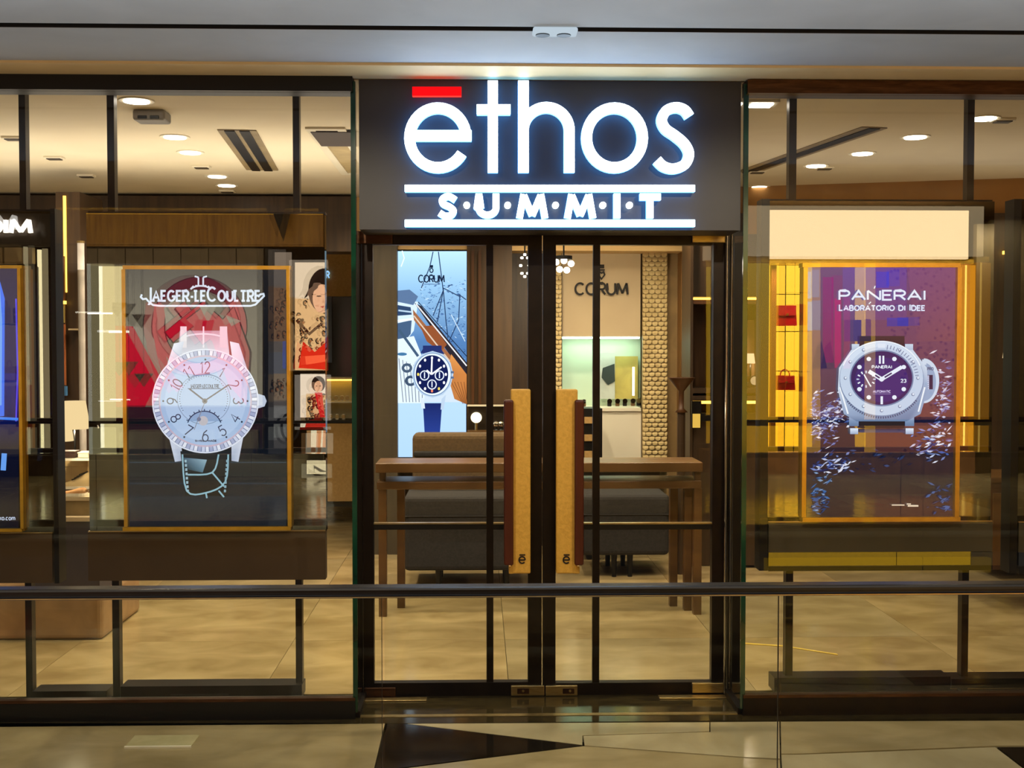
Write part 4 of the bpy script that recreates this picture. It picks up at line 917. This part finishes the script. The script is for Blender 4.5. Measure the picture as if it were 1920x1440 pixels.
for k, (x, lab) in enumerate(((1385, 'black sculpture on the shelf nearest the right return pane'), (1399, 'dark jewel box on the shelf beside the black sculpture'), (1415, 'small round clock on the shelf by the black side post'))):
    q = P(x, 728, YS2 - .02); q.z = P(0, 728, YS2 - .1).z + .001; g = thing(('sculpture', 'jewel_box', 'desk_clock')[k], (q.x, q.y, q.z), lab, ('sculpture', 'box', 'clock')[k])
    if k == 0:
        MB().lathe([(.03, 0), (.012, .02), (.02, .06), (.008, .09), (.018, .115), (.001, .135)], q, 12).build('figure', M_ink, g, smooth=True); MB().box((q.x - .03, q.y - .03, q.z - .0), (q.x + .03, q.y + .03, q.z + .012)).build('plinth', M_black, g)
    elif k == 1:
        MB().rbox((q.x - .04, q.y, q.z), (q.x + .04, q.y + .06, q.z + .04), .006).build('body', M_ink, g); MB().rbox((q.x - .042, q.y + .05, q.z + .04), (q.x + .042, q.y + .062, q.z + .09), .005).build('lid', M_walnut, g)
    else:
        MB().lathe([(.042, 0), (.042, .02)], q + Vector((0, 0, .05)), 24, axis='y').build('case', M_ink, g); MB().lathe([(.034, -.003), (.034, .0)], q + Vector((0, 0, .05)), 24, axis='y').build('dial', M_white, g)
        MB().box((q.x - .02, q.y, q.z), (q.x + .02, q.y + .02, q.z + .012)).build('foot', M_ink, g)
# warm wall with a small lamp behind the right return pane
o = pxbox('wall_pier', 1395, 600, 1432, 728, YS2 + .2, .05, mat('peach_wall', (176, 130, 92), .7)); o['kind'] = 'structure'
q = P(1408, 690, YS2 + .1); table_lamp(1398, 1416, 663, 682, YS2 + .14, P(0, 728, YS2 - .1).z + .001, 'tiny shaded lamp on the shelf left of the dive watch panel')
# right of the dive watch panel
o = pxbox('wall_pier', 1858, 400, 2300, 1060, 8.6, .4, M_dkwood); o['kind'] = 'structure'
t = thing('amber_cabinet', base_at(1885, 950, 7.6, 0), 'low amber cabinet between the dive watch panel and the right border panel', 'cabinet')
pxbox('body', 1850, 905, 1960, 1068, 7.6, .5, M_walnut, t); pxbox('top', 1846, 896, 1964, 905, 7.58, .54, M_oak, t); pxbox('door', 1862, 925, 1905, 1060, 7.585, .014, M_oak, t)
o = pxbox('trim_light', 1885, 470, 1898, 476, 8.55, .05, M_led); tag(o, 'short amber light strip high between the two right panels', 'light strip')
table_lamp(1880, 1896, 650, 672, 7.8, P(0, 896, 7.58).z + .001, 'small amber lamp between the two right panels')

# pendant cluster behind the door
c = P(1057, 492, 8.2); t = thing('pendant_cluster', (c.x, c.y, c.z), 'cluster of small bright lamps hanging behind the top of the right door', 'light')
lamp('SPOT', (c.x, c.y + .02, c.z - .09), 45, WARM, .02, (P(1126, 560, 10.2).x, 10.2, 1.9), 75, name='pendant_wall_fill')  # spot added at the pendants to brighten the beige wall unit
MB().tube((c.x, c.y, c.z + .03), (c.x, c.y, ZC), .006, 8).build('rod', M_black, t); MB().lathe([(.06, .02), (.06, .045)], c, 16).build('plate', M_black, t)
for dx, dz in ((-.055, .0), (0, .01), (.05, -.01), (-.03, -.05), (.02, -.055)):
    MB().lathe([(.022*math.sin(R(a)) + .001, -.022*math.cos(R(a))) for a in range(0, 181, 30)], c + Vector((dx, -.02, dz)), 10).build('bulb', M_lens, t, smooth=True)
o = P(984, 498, 8.6); t = thing('ring_lamp', (o.x, o.y, o.z - .07), 'ring of tiny bulbs behind the left meeting stile', 'light')
for k in range(8): a = 2*math.pi*k/8; MB().lathe([(.008, -.008), (.011, 0), (.008, .008)], o + Vector((.03*math.cos(a), 0, .08*math.sin(a))), 8).build('bulb', M_lens, t)
MB().tube((o.x, o.y, o.z + .08), (o.x, o.y, ZC), .005, 6).build('rod', M_black, t)

# high table across the doorway
YT = 7.5
zt1, zt0 = P(960, 868, YT).z, P(960, 886, YT).z
xa, xb = P(704, 880, YT).x, P(1318, 880, YT).x
t = thing('high_table', ((xa+xb)/2, YT + .3, 0), 'long honey wood high table with a lower shelf standing behind the doors', 'table')
MB().rbox((xa, YT, zt0), (xb, YT + .36, zt1), .006).build('tabletop', M_oak, t)
z1, z0 = P(960, 903, YT).z, P(960, 918, YT).z
MB().rbox((xa + .005, YT + .02, z0), (xb - .005, YT + .34, z1), .006).build('lower_shelf', M_oak, t)
for x0, dy in ((709, 0), (744, .25), (1258, .25), (1285, .12), (1303, 0)):
    X = P(x0, 1000, YT + dy).x; MB().box((X, YT + dy + .03, 0), (X + .05, YT + dy + .09, z0)).build('leg', M_oak, t)
for x0 in (709, 1303):
    X = P(x0, 1000, YT).x; MB().box((X + .005, YT + .05, z1), (X + .045, YT + .09, zt0)).build('spacer', M_oak, t)
# two upholstered chairs behind the table
def armchair(x0, x1, y0, y1, Y, name, label, back, legs):
    t = thing(name, base_at((x0+x1)/2, y1, Y, 0), label, 'chair', None)
    PB(MB(), x0, y0, x1, y1, Y, .62, 0, .035).build('seat', M_grey, t)
    PB(MB(), x0 - 1, y0 + 36, x1 + 1, y0 + 39, Y - .004, .62, 0, .01).build('seam', M_ink, t)
    if back: PB(MB(), back[0], back[1], back[2], y0, Y + .40, .2, 0, .04).build('backrest', M_brownup, t); PB(MB(), back[0] + 2, back[1] + 33, back[2], back[1] + 44, Y + .38, .05, 0, .015).build('back_band', M_grey, t)
    zz = P(0, y1, Y).z
    for lx in legs:
        X = P(lx, y1, Y).x
        for dy in (.06, .5): MB().tube((X, Y + dy, 0), (X, Y + dy, zz + .02), .018, 10, .026).build('leg', M_black, t)
armchair(757, 1012, 931, 1071, 8.35, 'armchair', 'charcoal armchair with a brown backrest behind the left door', (773, 813, 1000), (822, 950))
armchair(1092, 1256, 928, 1042, 8.75, 'armchair', 'charcoal bench-like chair behind the right door', None, (1153, 1183))
t = thing('display_tower', base_at(1110, 866, 9.5, 0), 'black tower shelf with tan boxes behind the right door handle', 'shelf')
pxbox('frame', 1092, 766, 1129, 1040, 9.5, .3, M_black, t)
for k, y in enumerate((782, 815, 846, 872)): pxbox('tan_box', 1096, y, 1112, y + 12, 9.48, .05, M_tan, t)
o = MB(); q0 = FL(1380, 1206); q1 = FL(1468, 1212); q2 = FL(1570, 1228)  # floor strip added where a light streak reflects in the glass
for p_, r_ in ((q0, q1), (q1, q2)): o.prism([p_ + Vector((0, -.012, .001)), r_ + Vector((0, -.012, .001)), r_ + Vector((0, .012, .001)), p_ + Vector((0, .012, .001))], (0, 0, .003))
o = o.build('reflected_streak', mat('streak_yellow', (250, 214, 90), .4)); tag(o, 'thin yellow strip standing in for a reflected light streak inside the right window', 'reflected streak')

# ================================================================== the far side of the atrium, seen only as reflections
def mbox(name, x0, y0, x1, y1, m, parent=None, Y=YO, dep=-.12):
    return pxbox(name, x0, y0, x1, y1, Y, dep, m, parent, None, MR)
def mart(x0, y0, Y=YO): return Art(Y + .004, MR, 1)
M_far = art_mat('far_picture_light', 4.1); M_far2 = art_mat('bag_wall_light', 6.5)  # bag_wall_light: display wall colours emit in place of the shop's lighting
o = MB().box((-9.6, -7.2, -.06), (9.6, -7.0, 5)).build('wall_far', M_dkwood); o['kind'] = 'structure'
o = MB().box((-9.6, -7.0, 3.75), (9.6, -.2, 4.1)).build('ceiling', mat('far_ceiling', (150, 128, 92), .8)); o['kind'] = 'structure'
for nm, x in (('wall_far_left', -9.6), ('wall_far_right', 9.4)):
    o = MB().box((x, -7.0, 0), (x + .2, YO + .3, 3.75)).build(nm, M_dkwood); o['kind'] = 'structure'
# ---- fashion shop opposite the left window
t = thing('boutique', (MR(360, 650).x, YO, 0), 'wood headed fashion shop front across the atrium, mirrored beside the white watch', 'shop front')
wb = mat('golden_wood', (214, 158, 48), .4, 0, (160, 108, 26), 4, (5, 5, .4))
mbox('header', 130, 402, 606, 462, wb, t); mbox('header_edge', 130, 398, 606, 402, M_gold, t, dep=-.1)
for k in range(7): mbox('stone_tile', 132 + 52*k, 466, 182 + 52*k, 497, mat('grey_stone', (150, 134, 108), .5), t)
mbox('plinth', 130, 852, 606, 892, M_white, t); mbox('jamb', 498, 466, 512, 851, M_black, t, dep=-.3)
for k in range(3): mbox('display_step', 244 + 84*k, 806, 318 + 84*k, 851.5, M_white, t, YO - .2, -.12)
t = thing('light_column', (MR(212, 650).x, YO - .3, 0), 'tall glowing cream column of the fashion shop, mirrored left of the white watch', 'light')
mbox('lit_face', 192, 499, 232, 850, emit('cream_light', (210, 196, 144), 4.6), t, YO - .15); mbox('lit_edge', 187, 499, 193, 850, emit('white_edge_light', (250, 244, 216), 5), t, YO - .13); mbox('cap', 187, 496, 232, 499, M_steel, t, YO - .13)
for q in ((164, 586, 210, 589), (204, 620, 244, 624), (206, 748, 246, 750)):
    o = mbox('light_line', *q, emit('line_light', (255, 250, 230), 9), None, YO - .1, -.03); tag(o, ('upper', 'middle', 'lower')[(586, 620, 748).index(q[1])] + ' thin white light line mirrored across the cream column', 'light line')
t = thing('graphic_wall', (MR(364, 650).x, YO - .4, 0), 'back-lit pale wall with a big red circle emblem, mirrored across the white watch', 'light box')
mbox('case', 232, 497, 496, 852, M_steel, t, YO - .4, -.1)
A = Art(YO - .394, MR, 1); pk, rd, wl, ol = (236, 122, 112), (236, 2, 44), (206, 196, 168), (70, 20, 26)
A.rect(234, 499, 494, 600, (132, 124, 108), (170, 160, 134)); A.rect(234, 600, 494, 850, (170, 160, 134), (186, 176, 146))
A.ring(376, 612, 90, 93, 26, ol, 50); A.ring(376, 612, 88, 91, 22, pk, 50); A.ring(376, 612, 88, 91, 22, (120, 34, 46), 26, 35, 150)
A.poly([(310, 578), (330, 560), (372, 600), (352, 640), (318, 636)], wl); A.line([(338, 572), (392, 640)], 25, ol); A.line([(340, 572), (390, 640)], 21, pk); A.line([(394, 572), (318, 634)], 27, ol); A.line([(392, 574), (320, 632)], 24, rd)
A.line([(352, 600), (388, 572), (420, 600), (440, 576), (472, 660), (466, 760)], 4, ol); A.poly([(352, 600), (388, 572), (420, 600), (440, 576), (470, 660), (464, 760), (430, 720), (400, 640)], pk); A.poly([(376, 574), (408, 574), (392, 606)], wl); A.poly([(424, 590), (454, 602), (436, 612)], wl); A.poly([(382, 602), (404, 600), (398, 626), (380, 622)], rd)
A.poly([(234, 612), (252, 612), (310, 720), (290, 760), (234, 760)], rd); A.poly([(252, 612), (276, 614), (330, 690), (316, 716)], (190, 180, 156)); A.line(spline([(300, 570), (298, 620), (312, 690), (340, 730)], 5), 16, pk); A.rect(234, 760, 494, 850, (60, 14, 26), (40, 30, 30))
A.build('picture', M_far, t)
rnd = random.Random(5)
for k, (x, y) in enumerate(((240, 584), (268, 604), (244, 692), (272, 714))):
    c = MR(x, y, YO - .16 - .06*k); t = thing('pennant', tuple(c), '%s sparkling triangular pennant mirrored left of the white watch' % ('highest', 'second highest', 'third highest', 'lowest')[k], 'pennant', 'triangular pennants in the shop window opposite')
    w2, h2 = .13, .17; MB().prism([c + Vector((-w2, 0, h2*.6)), c + Vector((w2, 0, h2*.6)), c + Vector((0, 0, -h2*.5))], (0, -.02, 0)).build('triangle', mat('silver_sequins', (230, 214, 170), .3, .3, (60, 50, 40), 60), t)
    MB().tube(c + Vector((0, -.01, h2*.6)), (c.x, c.y - .01, 3.7), .003, 5).build('wire', M_black, t)
def leopard(A, x0, y0, x1, y1, n, base=(222, 180, 128)):
    A.rect(x0, y0, x1, y1, base); n = int(n*1.4)
    for k in range(n):
        x, y = rnd.uniform(x0 + 5, x1 - 5), rnd.uniform(y0 + 5, y1 - 5); r_ = rnd.uniform(2.5, 5.5)
        A.ring(x, y, r_, r_*1.2, r_*.55, (28, 18, 14), 9, rnd.uniform(0, 90), rnd.uniform(230, 330)); A.ell(x, y, r_*.4, r_*.5, (150, 90, 50), 8)
def poster(name, x0, y0, x1, y1, label):
    t = thing(name, tuple(MR((x0+x1)/2, y1)), label, 'poster'); mbox('board', x0, y0, x1, y1, M_black, t, YO + .07, -.05); return t, Art(YO + .074, MR, 1)
t, A = poster('fashion_poster', 552, 490, 625, 695, 'tall lit poster of a dark-haired person in leopard print, mirrored by the panel edge')
leopard(A, 553, 492, 624, 694, 60); A.rect(553, 492, 624, 560, (226, 206, 178)); A.ell(608, 545, 30, 42, (34, 20, 16), 30); A.ell(604, 560, 18, 27, (232, 178, 140), 30); A.poly([(570, 560), (590, 520), (600, 512), (596, 540)], (28, 18, 14))
A.rect(594, 554, 602, 556.5, (40, 24, 18)); A.rect(610, 554, 618, 556.5, (40, 24, 18)); A.poly([(600, 575), (608, 573), (606, 578)], (170, 50, 44)); A.poly([(606, 558), (609, 568), (604, 568)], (206, 150, 116)); leopard(A, 556, 592, 590, 690, 22); A.poly([(560, 690), (568, 640), (590, 660), (624, 630), (624, 694)], (216, 44, 26)); A.poly([(572, 668), (624, 664), (624, 676), (574, 684)], (250, 96, 60)); leopard(A, 590, 592, 624, 632, 10); A.line([(556, 600), (580, 626), (604, 606)], 5, (60, 30, 20))
A.build('picture', M_far, t)
t, A = poster('fashion_poster', 562, 700, 630, 802, 'lit poster of a person in leopard coat and red scarf, mirrored under the tall poster')
A.rect(563, 701, 629, 801, (232, 216, 196)); leopard(A, 574, 738, 618, 796, 40, (214, 178, 130)); A.ell(597, 720, 13, 15, (36, 22, 18), 24); A.ell(597, 725, 8, 11, (230, 176, 140), 20); A.poly([(590, 736), (604, 736), (610, 790), (602, 790)], (206, 30, 36)); A.rect(592, 723, 595, 724.5, (40, 24, 18)); A.rect(599, 723, 602, 724.5, (40, 24, 18)); A.poly([(575, 786), (612, 780), (616, 801), (572, 801)], (190, 40, 30)); A.build('picture', M_far, t)
t, A = poster('fashion_poster', 574, 806, 634, 852, 'lit poster with a standing pair of bare legs, mirrored below the leopard coat')
A.rect(575, 807, 633, 851, (236, 222, 196)); A.poly([(594, 807), (603, 807), (600, 851), (592, 851)], (206, 140, 96)); A.poly([(606, 807), (614, 807), (610, 851), (604, 851)], (216, 150, 106)); A.rect(575, 807, 583, 851, (150, 110, 70)); A.build('picture', M_far, t)
t, A = poster('fashion_poster', 574, 862, 632, 890, 'low lit poster with a dark high heeled shoe, mirrored at the panel foot')
A.rect(575, 863, 631, 889, (230, 210, 176)); A.poly([(588, 872), (606, 882), (618, 884), (600, 885), (590, 878), (589, 886)], (40, 24, 20)); A.build('picture', M_far, t)
t, A = poster('fashion_poster', 514, 472, 548, 850, 'narrow grey lit poster column with dark figures, mirrored over the gold frame')
A.rect(515, 473, 547, 849, (120, 108, 96), (84, 78, 76)); leopard(A, 515, 540, 547, 640, 16, (130, 96, 66)); A.rect(515, 660, 547, 740, (100, 100, 104)); leopard(A, 515, 700, 547, 750, 9, (140, 120, 96)); A.rect(541, 640, 547, 690, (50, 90, 220)); A.rect(515, 760, 547, 820, (130, 128, 124)); A.ring(545, 800, 18, 28, 5, (24, 22, 22), 24); A.build('picture', M_far, t)
# ---- shoe shop opposite the left border
t = thing('boutique', (MR(20, 650).x, YO, 0), 'dark headed shop front with grey tiles and lit strips, mirrored at the left border', 'shop front')
mbox('header', -320, 400, 96, 462, mat('header_brown', (60, 44, 24), .5), t); mbox('plinth', -320, 855, 96, 893, M_dkwood, t)
for k in range(5): mbox('stone_tile', 8 - 56*k, 464, 60 - 56*k, 494, mat('tan_stone', (190, 160, 112), .5), t)
for x0, x1, y0, m in ((72, 78, 468, emit('strip_light', (252, 240, 190), 4.5)), (81, 90, 466, emit('strip_light_dim', (170, 156, 120), 2.0)), (59, 64, 505, emit('strip_light_amber', (150, 100, 50), 1.5))): mbox('lit_strip', x0, y0, x1, 850, m, t, YO - .05, -.05)
mbox('dark_curtain', 64, 500, 72, 850, M_dkwood, t); mbox('back_wall', -320, 498, 58, 850, emit('shop_back_glow', (150, 126, 88), 1.7), t, YO - .5, -.05)  # back wall glows in place of shop lamps
for k, y in enumerate((606.5, 712.5)): mbox('shelf', -320, y, 58, y + 4, M_white, t, YO - .4, -.25)
# the real sign reads MIO towards the atrium; its reflection runs the other way round
mb = MB()
for st in text_strokes('OIM', -34, 56, 436, 24): mb.ribbon(st, 6.5, lambda x, y: MR(x, y, YO + .06), (0, -.06, 0))
o = mb.build('shop_letters', emit('white_letters', (255, 250, 240), 9)); tag(o, 'glowing white letters on the dark header, mirrored at the left border', 'sign')
def handbag(x0, y0, x1, y1, Y, name, label, m, handle=True):
    p0, p1 = MR(x0, y1, Y), MR(x1, y0, Y); t = thing(name, ((p0.x+p1.x)/2, Y, p0.z), label, 'bag', None)
    wv, hv = (p1.x - p0.x) / 2, p1.z - p0.z; c = Vector(((p0.x+p1.x)/2, Y, p0.z))
    mb = MB(); mb.prism([c + Vector((-wv, -.07, 0)), c + Vector((wv, -.07, 0)), c + Vector((wv*.88, -.07, hv)), c + Vector((-wv*.88, -.07, hv))], (0, .14, 0)); mb.build('body', m, t)
    MB().prism([c + Vector((-wv*.9, .071, hv*.98)), c + Vector((wv*.9, .071, hv*.98)), c + Vector((wv*.85, .085, hv*.5)), c + Vector((-wv*.85, .085, hv*.5))], (0, .008, 0)).build('flap', m, t)
    MB().box(c + Vector((-.018, .09, hv*.5)), c + Vector((.018, .1, hv*.62))).build('clasp', M_gold, t)
    if handle:
        mb = MB(); pts = [c + Vector((wv*.5*math.cos(R(a)), 0, hv + hv*.42*math.sin(R(a)))) for a in range(0, 181, 20)]
        for a, b in zip(pts, pts[1:]): mb.tube(a, b, .009, 6)
        mb.build('handle', m, t)
    return t
mred = mat('red_leather', (232, 20, 12), .4, 0, (196, 12, 8), 5); mwine = mat('wine_leather', (96, 20, 22), .4)
handbag(32, 578, 43, 606, YO - .42, 'handbag', 'small wine coloured handbag on the upper shelf, mirrored beside the blue screen', mwine)
handbag(36, 686, 52, 712, YO - .42, 'handbag', 'red and tan handbag on the lower shelf, mirrored beside the blue screen', mat('coral_leather', (206, 84, 50), .5))
for k, (x0, x1, y1, c) in enumerate(((33, 39, 800, (170, 60, 30)), (41, 46, 810, (90, 50, 34)), (47, 54, 805, (206, 90, 54)))):
    g = mbox('hanging_garment', x0, 722, x1, y1, mat('cloth_%d' % k, c, .9), None, YO - .35, -.12); tag(g, ('rust', 'brown', 'coral')[k] + ' garment hanging under the lower shelf, mirrored beside the blue screen', 'garment')
# ---- bag shop opposite the right window
t = thing('boutique', (MR(1640, 650).x, YO, 0), 'golden bag shop front with a pink plinth, mirrored around the dive watch', 'shop front')
mbox('sign_rail', 1330, 486, 1826, 495, M_gold, t, YO + .02, -.2); mbox('plinth', 1330, 848, 1828, 894, mat('pink_stone', (206, 152, 112), .6), t, YO + .05, -.5)
lvm = emit('amber_column_light', (226, 150, 36), 3.2); mbox('amber_column', 1801, 497, 1827, 848, lvm, t, YO, -.2); mbox('column_edge', 1808, 497, 1811, 848, emit('column_edge_light', (255, 200, 90), 7), t, YO + .01, -.1); mbox('wood_post', 1446, 497, 1455, 848, mat('orange_wood', (190, 110, 40), .5), t, YO - .05, -.1)  # column and its edge given their own glow instead of lighting
mbox('olive_wall', 1829, 420, 2000, 894, mat('olive_wall', (96, 84, 54), .6), t)
o = mbox('shop_lightbox', 1330, 394, 1816, 485, emit('cream_sign_light', (255, 226, 176), 4.3), None, YO + .05, -.2); tag(o, 'long blank cream light box sign, mirrored above the dive watch', 'sign')
t = thing('bag_wall', (MR(1640, 650).x, YO - .7, 0), 'glowing yellow display wall of the bag shop, mirrored over the dive watch panel', 'light box')
mbox('case', 1330, 496, 1801, 848, M_gold, t, YO - .7, -.1)
A = Art(YO - .694, MR, 1); ye = (214, 172, 40)
A.rect(1331, 498, 1800, 846, (226, 184, 56), (234, 168, 30)); A.rect(1620, 498, 1800, 846, (118, 72, 54), (142, 78, 40)); A.rect(1520, 498, 1600, 846, (120, 84, 60), (96, 56, 30))
for k in range(140):
    x, y = 1720 + rnd.uniform(-60, 78), rnd.uniform(505, 840); A.ell(x, y, 3, 3, (96, 48, 30), 6)
for x0, x1, y0, y1, c in ((1502, 1518, 510, 560, (220, 214, 190)), (1504, 1520, 566, 620, (210, 206, 190)), (1540, 1560, 520, 680, (150, 40, 60)), (1562, 1574, 560, 690, (190, 50, 70)), (1580, 1612, 600, 640, (70, 60, 90)), (1640, 1664, 510, 540, (70, 60, 160)), (1660, 1700, 596, 612, (60, 56, 150))): A.rect(x0, y0, x1, y1, c)
A.poly([(1528, 650), (1538, 640), (1548, 690), (1520, 692)], (40, 26, 20))
A.build('picture', M_far2, t)  # display wall colours emit, standing in for the shop's lighting
t = thing('display_rack', (MR(1472, 650).x, YO - .5, 0), 'thin black rod rack holding red bags, mirrored left of the dive watch', 'rack')
mbox('upright', 1471.5, 497, 1473, 848, M_black, t, YO - .5, -.012)
for y in (551, 621, 695): mbox('crossbar', 1447, y, 1501, y + 1.5, M_black, t, YO - .5, -.012)
handbag(1454, 573, 1492, 611, YO - .38, 'handbag', 'red flap bag hung on the upper rod, mirrored left of the dive watch', mred, False)
handbag(1454, 704, 1489, 731, YO - .38, 'handbag', 'red tote bag with handles hung low, mirrored left of the dive watch', mred)
o = mbox('lower_shop_lightbox', 1420, 1036, 1830, 1062, emit('lower_yellow', (206, 160, 40), 1.7), None); tag(o, 'yellow lit band of the shop one floor below, mirrored under the dive watch', 'sign')
p0, p1 = MR(517, 398), MR(553, 456)
mb = MB(); mb.prism([(p0.x, YO + .3, p0.z), (p1.x, YO + .3, p0.z), ((p0.x+p1.x)/2 + .02, YO + .3, p1.z)], (0, -.03, 0)); mb.box((p0.x + .1, YO + .28, p0.z), (p0.x + .12, YO + .29, 3.76))
o = mb.build('hanging_banner', M_ink); tag(o, 'black triangular hanging banner, mirrored at the top of the white watch panel', 'banner')
